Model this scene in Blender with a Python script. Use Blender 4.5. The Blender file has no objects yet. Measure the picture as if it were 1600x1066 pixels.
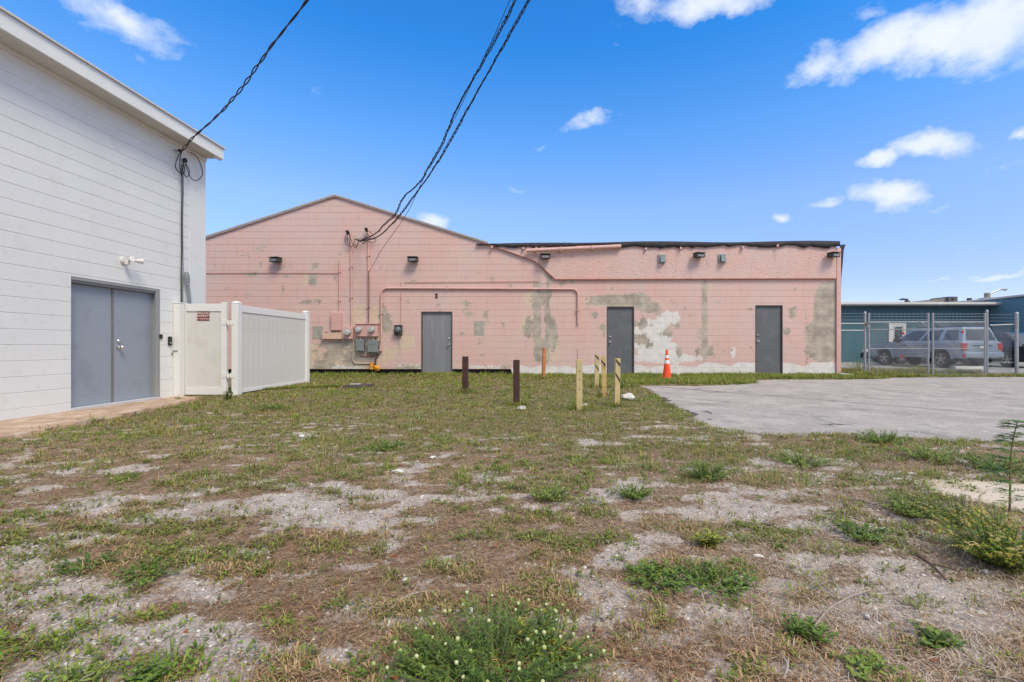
import bpy, bmesh, math, random
import numpy as np
from mathutils import Vector, Matrix, Euler
random.seed(7); rng = np.random.default_rng(11)
R = math.radians
C = bpy.context.scene.collection
SC = bpy.context.scene

# ------------------------------------------------------------------ camera, sky, sun, exposure
F = 711.0; AX, AY = 841.0, 541.0; CZ = 0.92     # focal length in photo pixels, optical axis, eye height
cam = bpy.data.cameras.new('camera'); cam_o = bpy.data.objects.new('camera', cam); C.objects.link(cam_o)
cam.sensor_width = 36.0; cam.lens = F/1600*36.0
cam_o.location = (0, 0, CZ); cam_o.rotation_euler = (R(90), 0, 0)
cam.shift_x = (800-AX)/1600.0; cam.shift_y = (AY-533)/1600.0
cam.clip_start = 0.05; cam.clip_end = 2000
SC.camera = cam_o
SC.view_settings.view_transform = 'Standard'; SC.view_settings.look = 'None'
SC.view_settings.gamma = 1.0; SC.view_settings.exposure = 0.0; SC.view_settings.use_curve_mapping = False

SUN_EL, SUN_AZ = R(52), R(142)   # azimuth measured clockwise from +Y (north): behind the camera, to the right
W = bpy.data.worlds.new('World'); SC.world = W; W.use_nodes = True
def build_world():
    nt = W.node_tree; N = nt.nodes; L = nt.links
    for n in list(N): N.remove(n)
    out = N.new('ShaderNodeOutputWorld'); bg = N.new('ShaderNodeBackground'); L.new(bg.outputs[0], out.inputs[0])
    sky = N.new('ShaderNodeTexSky'); sky.sky_type = 'NISHITA'; sky.sun_disc = False
    sky.sun_elevation = SUN_EL; sky.sun_rotation = SUN_AZ
    sky.altitude = 0; sky.air_density = 1.0; sky.dust_density = 0.25; sky.ozone_density = 3.2
    bg.inputs['Strength'].default_value = 0.15
    tc = N.new('ShaderNodeTexCoord'); D = tc.outputs['Generated']
    def math_(op, a, b=None, clamp=False):
        n = N.new('ShaderNodeMath'); n.operation = op; n.use_clamp = clamp
        for i, v in enumerate((a, b)):
            if v is None: continue
            if isinstance(v, (int, float)): n.inputs[i].default_value = v
            else: L.new(v, n.inputs[i])
        return n.outputs[0]
    def noise(vec, scale, detail, rough=0.6):
        n = N.new('ShaderNodeTexNoise'); n.inputs['Scale'].default_value = scale
        n.inputs['Detail'].default_value = detail; n.inputs['Roughness'].default_value = rough
        L.new(vec, n.inputs['Vector']); return n
    # warp the direction a little, so that cloud edges curl
    nw = noise(D, 9, 6)
    vs = N.new('ShaderNodeVectorMath'); vs.operation = 'SUBTRACT'; L.new(nw.outputs['Color'], vs.inputs[0]); vs.inputs[1].default_value = (.5, .5, .5)
    vm = N.new('ShaderNodeVectorMath'); vm.operation = 'SCALE'; L.new(vs.outputs[0], vm.inputs[0]); vm.inputs['Scale'].default_value = 0.075
    va = N.new('ShaderNodeVectorMath'); va.operation = 'ADD'; L.new(D, va.inputs[0]); L.new(vm.outputs[0], va.inputs[1])
    DW = va.outputs[0]
    # px, py, half width, half height (photo px), tilt, strength : each becomes a direction in the sky
    clouds = [(1385, 66, 105, 36, 2, .95), (1540, 48, 105, 56, 10, 1.05), (1465, 62, 80, 44, 0, .9), (1285, 92, 60, 26, -14, .75), (1110, 6, 120, 26, 3, .9), (1000, 8, 50, 24, 0, .5),
              (1360, 14, 45, 22, 0, .35), (1455, 230, 62, 23, 16, 1.1), (1371, 250, 24, 13, 0, 1.0), (1382, 307, 50, 22, 12, 1.1),
              (1290, 316, 26, 8, -8, .6), (1219, 341, 20, 9, 0, .8), (922, 195, 52, 14, -8, .7), (672, 348, 26, 14, 0, 1.0),
              (185, 28, 110, 40, 14, .75), (215, 90, 70, 24, 12, .4), (803, 294, 26, 5, 0, .45), (1592, 203, 22, 10, -20, .8),
              (1478, 438, 24, 6, 0, .5), (1568, 432, 40, 5, 0, .7), (250, 105, 22, 18, -30, .3), (490, 130, 22, 26, -60, .18), (1450, 326, 30, 8, -20, .3),
              (1556, 254, 26, 10, 0, .3), (1490, 382, 40, 6, 0, .3), (840, 226, 12, 6, 0, .3), (972, 66, 16, 12, 0, .25)]
    best = None
    for (px, py, rx, ry, rot, st) in clouds:
        c = Vector(((px-AX)/F, 1, (AY-py)/F)); ln = c.length; c.normalize()
        right = c.cross(Vector((0, 0, 1))).normalized(); up = right.cross(c).normalized()
        a = R(-rot); r2 = right*math.cos(a)+up*math.sin(a); u2 = up*math.cos(a)-right*math.sin(a)
        M = Matrix((r2, u2, -c)).transposed()
        mp = N.new('ShaderNodeMapping'); mp.vector_type = 'TEXTURE'; L.new(DW, mp.inputs['Vector'])
        mp.inputs['Location'].default_value = c
        mp.inputs['Rotation'].default_value = M.to_euler('XYZ')
        mp.inputs['Scale'].default_value = (rx/F/ln*1.25/1.0, ry/F/ln*1.45, 3.0)
        le = N.new('ShaderNodeVectorMath'); le.operation = 'LENGTH'; L.new(mp.outputs[0], le.inputs[0])
        v = math_('MULTIPLY', math_('SUBTRACT', 1.0, le.outputs['Value'], True), st)
        best = v if best is None else math_('MAXIMUM', best, v)
    mp = N.new('ShaderNodeMapping'); L.new(D, mp.inputs['Vector']); mp.inputs['Scale'].default_value = (1, 1, 1.7)
    nf = noise(mp.outputs[0], 13, 9, .62)
    f1 = math_('ADD', math_('MULTIPLY', best, 1.7), math_('MULTIPLY', math_('SUBTRACT', nf.outputs['Fac'], 0.62), 2.6))
    gate = math_('MULTIPLY', best, 6.0, True)
    f1 = math_('MULTIPLY', math_('SMOOTH_MIN', f1, 1.0), gate, True)
    # denser unseen cloud overhead and behind, added to neutralise the blue skylight
    sep = N.new('ShaderNodeSeparateXYZ'); L.new(D, sep.inputs[0])
    zz = math_('MAXIMUM', sep.outputs['Z'], 0.06)
    cx = N.new('ShaderNodeCombineXYZ'); L.new(math_('DIVIDE', sep.outputs['X'], zz), cx.inputs[0]); L.new(math_('DIVIDE', sep.outputs['Y'], zz), cx.inputs[1])
    nb = noise(cx.outputs[0], 1.1, 7, .58)
    away = math_('MULTIPLY', math_('SUBTRACT', math_('SUBTRACT', math_('MULTIPLY', sep.outputs['Z'], 1.25), math_('MULTIPLY', sep.outputs['Y'], 1.1)), 0.18), 2.5, True)
    f2 = math_('MULTIPLY', math_('MULTIPLY', math_('SUBTRACT', nb.outputs['Fac'], 0.36), 6.0, True), away)
    fac = math_('MAXIMUM', f1, f2)
    fac = math_('MULTIPLY', fac, 0.97)
    hs = N.new('ShaderNodeMix'); hs.data_type = 'RGBA'; hs.blend_type = 'MULTIPLY'; hs.inputs['Factor'].default_value = 1
    ramp = N.new('ShaderNodeValToRGB'); L.new(math_('MAXIMUM', sep.outputs['Z'], 0.0), ramp.inputs[0])
    el = ramp.color_ramp.elements; el[0].position = 0.0; el[1].position = .62
    for p_ in (.122, .284, .413, .547): el.new(p_)
    for e, c_ in zip(el, SKY_TINT): e.color = (c_[0]/2, c_[1]/2, c_[2]/2, 1)
    sc2 = N.new('ShaderNodeVectorMath'); sc2.operation = 'SCALE'; sc2.inputs['Scale'].default_value = 2.0; L.new(ramp.outputs[0], sc2.inputs[0])
    L.new(sky.outputs[0], hs.inputs['A']); L.new(sc2.outputs[0], hs.inputs['B'])
    shade = noise(D, 6, 4)
    cc = N.new('ShaderNodeMix'); cc.data_type = 'RGBA'; L.new(shade.outputs['Fac'], cc.inputs['Factor'])
    cc.inputs['A'].default_value = (4.7, 5.5, 7.0, 1); cc.inputs['B'].default_value = (7.0, 7.1, 7.3, 1)
    mx = N.new('ShaderNodeMix'); mx.data_type = 'RGBA'; L.new(fac, mx.inputs['Factor']); L.new(hs.outputs['Result'], mx.inputs['A']); L.new(cc.outputs['Result'], mx.inputs['B'])
    L.new(mx.outputs['Result'], bg.inputs['Color'])
SKY_TINT = ((1.05, .98, 1.25), (1.04, .99, 1.38), (1.20, 1.30, 1.55), (.74, 1.33, 1.80), (.27, 1.17, 1.88), (.24, 1.10, 1.85))
build_world()
sun = bpy.data.lights.new('sun', 'SUN'); sun.energy = 3.3; sun.angle = R(22); sun.color = (1.0, 0.885, 0.68)
sun_o = bpy.data.objects.new('sun', sun); C.objects.link(sun_o)
sd = Vector((math.sin(SUN_AZ)*math.cos(SUN_EL), math.cos(SUN_AZ)*math.cos(SUN_EL), math.sin(SUN_EL)))
sun_o.rotation_euler = sd.to_track_quat('Z', 'Y').to_euler(); sun_o.location = (5, -5, 20)

# ------------------------------------------------------------------ helpers
def G(px, py, z=0.0):                      # ground point seen at a photo pixel
    Y = F*(CZ-z)/(py-AY); return ((px-AX)/F*Y, Y)
def AT(px, py, Y): return Vector(((px-AX)/F*Y, Y, CZ+(AY-py)/F*Y))
YW = 14.42                                 # the pink wall's plane
def PX(px): return (px-AX)/F*YW
def PZ(py): return CZ+(AY-py)/F*YW
XL = -6.64                                 # the white wall's plane
def WL(px, py, off=0.0):
    X = XL+off; Y = F*X/(px-AX); return Vector((X, Y, CZ+(AY-py)/F*Y))

def hashn(ix, iy, s):
    v = np.sin(ix*127.1+iy*311.7+s*74.7)*43758.5453
    return v-np.floor(v)
def vnoise(x, y, s=0):
    xi = np.floor(x); yi = np.floor(y); xf = x-xi; yf = y-yi
    xf = xf*xf*(3-2*xf); yf = yf*yf*(3-2*yf)
    a = hashn(xi, yi, s); b = hashn(xi+1, yi, s); c = hashn(xi, yi+1, s); d = hashn(xi+1, yi+1, s)
    return (a*(1-xf)+b*xf)*(1-yf)+(c*(1-xf)+d*xf)*yf
def fbm(x, y, s=0, o=4):
    t = 0; a = .5; n = 0
    for i in range(o):
        t = t+a*vnoise(x*2**i+i*17.3, y*2**i+i*9.1, s+i); n += a; a *= .5
    return t/n
def sstep(a, b, v):
    t = np.clip((v-a)/(b-a), 0, 1); return t*t*(3-2*t)

MATS = {}
def mat(name, col, rough=.8, var=.12, vscale=3.0, bump=.15, bscale=60.0, metal=0.0, dirt=None, attr=None, spec=.4, stretch=(1, 1, 1), coat=0, bdist=.004):
    if name in MATS: return MATS[name]
    m = bpy.data.materials.new(name); m.use_nodes = True; MATS[name] = m
    nt = m.node_tree; N = nt.nodes; L = nt.links; p = N['Principled BSDF']
    p.inputs['Roughness'].default_value = rough; p.inputs['Metallic'].default_value = metal
    p.inputs['Specular IOR Level'].default_value = spec
    if coat: p.inputs['Coat Weight'].default_value = coat; p.inputs['Coat Roughness'].default_value = .08
    tc = N.new('ShaderNodeTexCoord'); mp = N.new('ShaderNodeMapping'); L.new(tc.outputs['Object'], mp.inputs[0]); mp.inputs['Scale'].default_value = stretch
    n1 = N.new('ShaderNodeTexNoise'); n1.inputs['Scale'].default_value = vscale; n1.inputs['Detail'].default_value = 8; n1.inputs['Roughness'].default_value = .65; L.new(mp.outputs[0], n1.inputs['Vector'])
    if attr:
        at = N.new('ShaderNodeAttribute'); at.attribute_name = attr; src = at.outputs['Color']
    else:
        rg = N.new('ShaderNodeRGB'); rg.outputs[0].default_value = (*col, 1); src = rg.outputs[0]
    mr = N.new('ShaderNodeMapRange'); L.new(n1.outputs['Fac'], mr.inputs[0]); mr.inputs[1].default_value = .3; mr.inputs[2].default_value = .7
    mr.inputs[3].default_value = 1-var; mr.inputs[4].default_value = 1+var
    mu = N.new('ShaderNodeVectorMath'); mu.operation = 'SCALE'; L.new(src, mu.inputs[0]); L.new(mr.outputs[0], mu.inputs['Scale']); res = mu.outputs[0]
    for k, (dc, ds, th, am) in enumerate(dirt or []):
        n3 = N.new('ShaderNodeTexNoise'); n3.noise_dimensions = '4D'; n3.inputs['W'].default_value = k*3.7+len(name)
        n3.inputs['Scale'].default_value = ds; n3.inputs['Detail'].default_value = 9; n3.inputs['Roughness'].default_value = .68; L.new(mp.outputs[0], n3.inputs['Vector'])
        r3 = N.new('ShaderNodeMapRange'); L.new(n3.outputs['Fac'], r3.inputs[0]); r3.inputs[1].default_value = th; r3.inputs[2].default_value = th+.08; r3.inputs[4].default_value = am
        mx = N.new('ShaderNodeMix'); mx.data_type = 'RGBA'; L.new(r3.outputs[0], mx.inputs['Factor']); L.new(res, mx.inputs['A']); mx.inputs['B'].default_value = (*dc, 1); res = mx.outputs['Result']
    L.new(res, p.inputs['Base Color'])
    if bump:
        n2 = N.new('ShaderNodeTexNoise'); n2.inputs['Scale'].default_value = bscale; n2.inputs['Detail'].default_value = 6; L.new(mp.outputs[0], n2.inputs['Vector'])
        b = N.new('ShaderNodeBump'); b.inputs['Strength'].default_value = bump; b.inputs['Distance'].default_value = bdist*5; L.new(n2.outputs['Fac'], b.inputs['Height']); L.new(b.outputs[0], p.inputs['Normal'])
    return m

def props(o, label=None, cat=None, group=None, kind=None):
    if label: o['label'] = label
    if cat: o['category'] = cat
    if group: o['group'] = group
    if kind: o['kind'] = kind
    return o
def thing(name, label, cat, loc, group=None, rz=0):
    o = bpy.data.objects.new(name, None); C.objects.link(o); o.location = loc; o.rotation_euler = (0, 0, rz)
    o.empty_display_size = .1
    return props(o, label, cat, group)

class MB:
    """collects shapes in world coordinates and links them as one mesh object"""
    def __init__(s): s.v = []; s.f = []
    def add(s, vs, fs):
        b = len(s.v); s.v += [tuple(v) for v in vs]; s.f += [tuple(i+b for i in f) for f in fs]; return s
    def box(s, x0, x1, y0, y1, z0, z1):
        return s.add([(x0, y0, z0), (x1, y0, z0), (x1, y1, z0), (x0, y1, z0), (x0, y0, z1), (x1, y0, z1), (x1, y1, z1), (x0, y1, z1)],
                     [(0, 3, 2, 1), (4, 5, 6, 7), (0, 1, 5, 4), (1, 2, 6, 5), (2, 3, 7, 6), (3, 0, 4, 7)])
    def hexa(s, vs): return s.add(vs, [(0, 3, 2, 1), (4, 5, 6, 7), (0, 1, 5, 4), (1, 2, 6, 5), (2, 3, 7, 6), (3, 0, 4, 7)])
    def prism(s, poly, axis, a, b):        # poly: 2D outline (counter-clockwise seen from -axis), extruded from a to b along axis
        n = len(poly)
        def P(p, t): return {'x': (t, p[0], p[1]), 'y': (p[0], t, p[1]), 'z': (p[0], p[1], t)}[axis]
        return s.add([P(p, a) for p in poly]+[P(p, b) for p in poly],
                     [tuple(range(n)), tuple(range(2*n-1, n-1, -1))]+[(i, i+n, (i+1) % n+n, (i+1) % n) for i in range(n)])
    def tube(s, pts, r, n=6, cap=True):
        pts = [Vector(p) for p in pts]; k = len(pts); rr = r if isinstance(r, (list, tuple)) else [r]*k
        vs = []; prev = None
        for i, p in enumerate(pts):
            t = (pts[min(i+1, k-1)]-pts[max(i-1, 0)]).normalized()
            if prev is None:
                u = t.orthogonal().normalized()
            else:
                u = (prev-t*prev.dot(t)).normalized()
            prev = u; w = t.cross(u)
            for j in range(n):
                a = 2*math.pi*j/n; vs.append(p+(u*math.cos(a)+w*math.sin(a))*rr[i])
        fs = [(i*n+j, i*n+(j+1) % n, (i+1)*n+(j+1) % n, (i+1)*n+j) for i in range(k-1) for j in range(n)]
        if cap: fs += [tuple(range(n-1, -1, -1)), tuple((k-1)*n+j for j in range(n))]
        return s.add(vs, fs)
    def lathe(s, c, prof, axis='z', n=20):  # prof: (radius, height)
        vs = []
        for (r, h) in prof:
            for j in range(n):
                a = 2*math.pi*j/n; ca, sa = r*math.cos(a), r*math.sin(a)
                vs.append({'z': (c[0]+ca, c[1]+sa, c[2]+h), 'y': (c[0]+ca, c[1]-h, c[2]+sa), 'x': (c[0]+h, c[1]+ca, c[2]+sa)}[axis])
        k = len(prof)
        fs = [(i*n+j, i*n+(j+1) % n, (i+1)*n+(j+1) % n, (i+1)*n+j) for i in range(k-1) for j in range(n)]
        fs += [tuple(range(n-1, -1, -1)), tuple((k-1)*n+j for j in range(n))]
        return s.add(vs, fs)
    def build(s, name, m, parent=None, local=False, smooth=False, bevel=0, bseg=2):
        me = bpy.data.meshes.new(name)
        off = Vector((0, 0, 0)) if (local or parent is None) else world_loc(parent)
        me.from_pydata([(v[0]-off[0], v[1]-off[1], v[2]-off[2]) for v in s.v], [], s.f); me.update()
        bm = bmesh.new(); bm.from_mesh(me); bmesh.ops.recalc_face_normals(bm, faces=bm.faces)
        if bevel:
            es = [e for e in bm.edges if e.is_manifold and e.calc_face_angle(0) > .6]
            bmesh.ops.bevel(bm, geom=es, offset=bevel, segments=bseg, affect='EDGES', profile=.6, clamp_overlap=True)
        bm.to_mesh(me); bm.free()
        if m: me.materials.append(m)
        o = bpy.data.objects.new(name, me); C.objects.link(o); o.parent = parent
        if smooth:
            for p in me.polygons: p.use_smooth = True
            try: me.set_sharp_from_angle(angle=R(38))
            except Exception: pass
        return o
def world_loc(o):
    v = Vector((0, 0, 0))
    while o is not None: v += Vector(o.location); o = o.parent
    return v
def meshnp(name, V, T, m, parent=None, col=None, off=None, attr='col'):
    """triangle mesh straight from numpy arrays"""
    me = bpy.data.meshes.new(name); V = np.asarray(V, np.float32)
    if off is not None: V = V-np.array(off, np.float32)
    k = T.shape[1]
    me.vertices.add(len(V)); me.vertices.foreach_set('co', V.ravel())
    me.loops.add(T.size); me.loops.foreach_set('vertex_index', T.astype(np.int32).ravel())
    me.polygons.add(len(T)); me.polygons.foreach_set('loop_start', np.arange(0, T.size, k, dtype=np.int32))
    me.update(calc_edges=True)
    if col is not None:
        a = me.attributes.new(attr, 'FLOAT_COLOR', 'POINT'); c = np.ones((len(V), 4), np.float32); c[:, :col.shape[1]] = col
        a.data.foreach_set('color', c.ravel())
    me.materials.append(m); o = bpy.data.objects.new(name, me); C.objects.link(o); o.parent = parent
    return o
def text_mesh(name, s, size, m, parent, loc, rot, ext=.0015):
    cu = bpy.data.curves.new('lettering', 'FONT'); cu.body = s; cu.size = size; cu.align_x = 'CENTER'; cu.align_y = 'CENTER'; cu.extrude = ext
    t = bpy.data.objects.new('lettering_source', cu); C.objects.link(t)
    dg = bpy.context.evaluated_depsgraph_get(); me = bpy.data.meshes.new_from_object(t.evaluated_get(dg))
    bpy.data.objects.remove(t); me.materials.clear(); me.materials.append(m)
    o = bpy.data.objects.new(name, me); C.objects.link(o); o.parent = parent
    o.location = Vector(loc)-world_loc(parent); o.rotation_euler = rot; return o

# ------------------------------------------------------------------ ground
ASPH = [(2.36, 10.55), (2.25, 9.2), (2.14, 7.7), (2.02, 6.4), (1.93, 5.7), (1.92, 5.05), (2.29, 4.80), (2.8, 4.72), (3.3, 4.70), (3.82, 4.54), (4.54, 4.25),
        (6.5, 3.9), (12, 3.6), (30, 3.2), (30, 13.6), (12.5, 13.35), (10.3, 13.2), (9.5, 12.7), (8.6, 12.45), (6.9, 12.4), (5.8, 12.2), (5.35, 11.3), (4.7, 10.75), (3.6, 10.45)]
PATH = [(-6.66, 1.0), (-5.0, 1.0), (-5.22, 3.3), (-5.38, 4.6), (-5.62, 6.3), (-5.86, 7.7), (-6.05, 8.3), (-6.66, 8.35)]
def sdist(x, y, poly):                     # signed distance to a polygon, negative inside
    d = np.full(x.shape, 1e9); ins = np.zeros(x.shape, bool); n = len(poly)
    for i in range(n):
        ax, ay = poly[i]; bx, by = poly[(i+1) % n]
        ex, ey = bx-ax, by-ay; t = np.clip(((x-ax)*ex+(y-ay)*ey)/(ex*ex+ey*ey), 0, 1)
        d = np.minimum(d, np.hypot(x-ax-t*ex, y-ay-t*ey))
        c = ((ay > y) != (by > y)); xi = (bx-ax)*(y-ay)/((by-ay) if by != ay else 1e-9)+ax
        ins ^= (c & (x < xi))
    return np.where(ins, -d, d)
def gz(x, y):
    x = np.asarray(x, float); y = np.asarray(y, float)
    h = .05*(fbm(x*.55+3, y*.55, 5, 3)-.5)+.02*(fbm(x*3.1, y*3.1, 8, 3)-.5)
    h = h+.035*sstep(7, 10, y)*sstep(2, 0, x)*sstep(14.3, 12, y)-.03*sstep(3, 1.2, y)
    h = h-.02*sstep(-4.5, -6, x)*sstep(9, 7, y)
    sa = sdist(x, y, ASPH); e = sstep(.6, .05, sa); h = h*(1-e)+.002*e; a = sstep(-.03, -.12, sa); h = h*(1-a)-.05*a
    p = sstep(.10, -.02, sdist(x, y, PATH)); h = h*(1-p)-.07*p
    far = sstep(14, 20, y); h = h*(1-far)-.0*far
    lot = sstep(15.2, 15.6, y)*sstep(10.5, 11, x); h = h*(1-lot)-.05*lot
    return h
def blob(x, y, lst):                       # photo ellipses (px, py, rx, ry, weight) laid on the ground
    px = AX+F*x/np.maximum(y, .3); py = AY+F*CZ/np.maximum(y, .3)
    t = np.zeros(x.shape)
    for (cx, cy, rx, ry, w) in lst: t = t+w*np.exp(-((px-cx)/rx)**2-((py-cy)/ry)**2)
    return t
BARE = [(470, 785, 110, 34, .55), (230, 780, 150, 16, .35), (80, 775, 90, 14, .35), (60, 930, 120, 60, .65), (200, 880, 130, 22, .4), (270, 960, 110, 45, .5), (130, 1010, 140, 60, .6), (60, 830, 120, 22, .35),
        (700, 705, 90, 14, .35), (1170, 800, 110, 35, .5), (1350, 850, 120, 35, .6), (1450, 930, 180, 60, .55), (1000, 880, 60, 50, .35), (930, 960, 60, 40, .45),
        (1000, 1020, 70, 40, .5), (560, 900, 60, 20, .2), (540, 1030, 80, 30, .4), (1200, 940, 120, 50, .3), (1220, 1030, 90, 40, .3), (920, 900, 60, 25, .35), (1150, 785, 80, 22, .35), (330, 700, 120, 10, .25), (470, 1000, 120, 40, .2),
        (100, 745, 160, 16, .3), (1560, 905, 110, 40, .35), (1230, 880, 60, 20, .2), (620, 960, 40, 20, .15)]
GREEN = [(700, 600, 600, 26, .55), (300, 660, 250, 30, .25), (850, 640, 200, 30, .25), (600, 700, 100, 20, .25), (330, 760, 120, 12, .3), (860, 830, 90, 30, .2), (1080, 890, 90, 26, .75), (430, 880, 80, 25, .45),
         (120, 870, 60, 14, .3), (1100, 740, 60, 20, .3), (880, 770, 60, 24, .3), (1230, 710, 160, 22, .35), (1480, 710, 120, 24, .3), (1440, 790, 90, 24, .45), (1050, 830, 50, 14, .4), (1130, 960, 40, 25, .25), (1250, 965, 40, 30, .35),
         (1310, 960, 40, 20, .2), (230, 890, 60, 12, .5), (560, 790, 60, 14, .3), (120, 1000, 60, 18, .2), (700, 1010, 90, 40, .4), (100, 700, 120, 18, .15), (1370, 830, 40, 20, .3), (1020, 600, 120, 10, .5), (1150, 597, 120, 8, .6)]
def fields(x, y):
    b = blob(x, y, BARE); g = blob(x, y, GREEN)
    yy = np.maximum(y, .3)
    xr = x*.9-y*.25; yr = y*1.0+x*.12        # the wear runs in long streaks across the slope
    bare = .26+.08*sstep(3.5, 2, y)+b*.62+(fbm(xr*1.2, yr*2.6, 21, 4)-.5)*1.1+(fbm(xr*6, yr*12, 23, 5)-.5)*2.0-.34*sstep(5.0, 8, y)-g*.35
    bare = sstep(.22, .95, bare)
    gr = .36+g*.9+.11*sstep(1.5, 3.2, y)+(fbm(xr*1.6+7, yr*2.4, 31, 4)-.5)*1.15+(fbm(x*7, y*11, 33, 4)-.5)*2.5+.55*sstep(3.0, 6.0, y)-b*.22
    gr = sstep(.38, .75, gr)
    return bare, gr

def build_ground():
    xs = np.concatenate([-np.geomspace(400, 9, 26), np.arange(-8.6, 7.4, .055), np.geomspace(8, 400, 34)])
    ys = np.concatenate([-np.geomspace(300, 1, 14), np.arange(-.6, 6, .045), np.arange(6, 15.4, .09), np.geomspace(15.6, 900, 44)])
    X, Y = np.meshgrid(xs, ys); Z = gz(X, Y)
    bare, gr = fields(X, Y)
    core = (Y > 0) & (Y < 14) & (np.abs(X) < 14)
    Z = Z+np.where(core, bare*.010*(fbm(X*14, Y*14, 44, 2)-.5)-(.008*bare), 0)
    ny, nx = X.shape; V = np.stack([X.ravel(), Y.ravel(), Z.ravel()], 1)
    i = np.arange(ny-1)[:, None]*nx+np.arange(nx-1)[None, :]; i = i.ravel()
    Q = np.stack([i, i+1, i+1+nx, i+nx], 1)
    rut = blob(X, Y, [(1150, 600, 500, 8, .0)])
    col = np.stack([bare.ravel(), gr.ravel(), rut.ravel(), np.ones(bare.size)], 1)
    m = bpy.data.materials.new('soil_and_shell'); m.use_nodes = True
    nt = m.node_tree; N = nt.nodes; L = nt.links; p = N['Principled BSDF']; p.inputs['Roughness'].default_value = .95; p.inputs['Specular IOR Level'].default_value = .15
    tc = N.new('ShaderNodeTexCoord'); at = N.new('ShaderNodeAttribute'); at.attribute_name = 'col'
    sp = N.new('ShaderNodeSeparateColor'); L.new(at.outputs['Color'], sp.inputs[0])
    def nz(s, d=8, r=.65):
        n = N.new('ShaderNodeTexNoise'); n.inputs['Scale'].default_value = s; n.inputs['Detail'].default_value = d; n.inputs['Roughness'].default_value = r; L.new(tc.outputs['Object'], n.inputs['Vector']); return n.outputs['Fac']
    def mr(v, a, b, c=0, d=1):
        n = N.new('ShaderNodeMapRange'); L.new(v, n.inputs[0]); n.inputs[1].default_value = a; n.inputs[2].default_value = b; n.inputs[3].default_value = c; n.inputs[4].default_value = d; return n.outputs[0]
    def mx(f, a, b):
        n = N.new('ShaderNodeMix'); n.data_type = 'RGBA'; L.new(f, n.inputs['Factor'])
        for s, v in (('A', a), ('B', b)):
            if isinstance(v, tuple): n.inputs[s].default_value = (*v, 1)
            else: L.new(v, n.inputs[s])
        return n.outputs['Result']
    sand = mx(mr(nz(90), .35, .65), (.38, .32, .28), (.66, .595, .545))
    sand = mx(mr(nz(7), .45, .7, 0, .7), sand, (.38, .32, .28))
    sand = mx(mr(nz(260, 3), .62, .70, 0, .8), sand, (.78, .76, .73))
    sand = mx(mr(nz(170, 3), .62, .72, 0, .7), sand, (.12, .09, .07))
    litter = mx(mr(nz(45), .35, .65), (.14, .095, .062), (.40, .30, .21))
    litter = mx(mr(nz(3.3), .45, .65, 0, .6), litter, (.27, .17, .11))
    litter = mx(mr(sp.outputs[1], .3, 1.0, 0, .35), litter, (.13, .15, .05))
    ad = N.new('ShaderNodeMath'); ad.operation = 'ADD'; L.new(sp.outputs[0], ad.inputs[0]); L.new(mr(nz(22), .3, .7, -.35, .35), ad.inputs[1])
    c = mx(mr(ad.outputs[0], .35, .6), litter, sand)
    L.new(c, p.inputs['Base Color'])
    b = N.new('ShaderNodeBump'); b.inputs['Strength'].default_value = .9; b.inputs['Distance'].default_value = .02; L.new(nz(70, 6), b.inputs['Height']); L.new(b.outputs[0], p.inputs['Normal'])
    o = meshnp('ground', V, Q, m, col=col); props(o, kind='structure')
    for q in o.data.polygons: pass
build_ground()

def flat_sheet(name, poly, z, m, jit=.12, step=.05, skirt=.08, seed=1, jitmask=None):
    pts = []; r = random.Random(seed); n = len(poly)
    for i in range(n):
        a = Vector(poly[i]); b = Vector(poly[(i+1) % n]); ln = (b-a).length
        if max(abs(a.x), abs(b.x)) > 14: k = 1
        else: k = max(1, int(ln/step))
        d = (b-a)/k; nn = Vector((-d.y, d.x)).normalized()
        for j in range(k):
            p = a+d*j; 
            w = (float(fbm(np.array([p.x*3.]), np.array([p.y*3.]), seed))-.5)*jit*3+r.uniform(-jit, jit)*.4 if k > 1 else 0
            if jitmask and not jitmask(p): w = 0
            pts.append(p+nn*w)
    mb = MB(); mb.prism([(p.x, p.y) for p in pts], 'z', z-skirt, z)
    o = mb.build(name, m); props(o, kind='structure'); return o
m_asph = mat('old_asphalt', (.35, .315, .292), .95, .12, .8, .5, 60, spec=.12, dirt=[((.44, .40, .365), 2.2, .50, .7), ((.20, .185, .175), 1.3, .55, .6), ((.66, .61, .56), 26, .57, .7), ((.13, .12, .11), 22, .59, .7)], stretch=(1, 1, 1))
flat_sheet('asphalt_lot', ASPH, .006, m_asph, seed=3)
def crack(pix, w, lab):
    P = [Vector((*G(x, y, .006), 0)) for x, y in pix]; L_, R_ = [], []; r = random.Random(len(pix)+int(pix[0][0]))
    Q = []
    for i in range(len(P)-1):
        for j in range(5): Q.append(P[i].lerp(P[i+1], j/5)+Vector((r.uniform(-.02, .02), r.uniform(-.03, .03), 0)))
    Q.append(P[-1])
    for i, p in enumerate(Q):
        t = (Q[min(i+1, len(Q)-1)]-Q[max(i-1, 0)]).normalized(); nn = Vector((-t.y, t.x, 0)); ww = w*r.uniform(.4, 1.2)*math.sin(math.pi*(i+.6)/(len(Q)+.2))
        L_.append(p+nn*ww/2); R_.append(p-nn*ww/2)
    mb = MB(); n = len(Q); mb.add([(v.x, v.y, .0105) for v in L_]+[(v.x, v.y, .0105) for v in R_], [(i, i+1, i+1+n, i+n) for i in range(n-1)])
    o = mb.build('crack', mat('tar_crack', (.075, .07, .07), .9, .2, 20, .3, 90)); o.parent = bpy.data.objects['asphalt_lot']; return o
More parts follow.
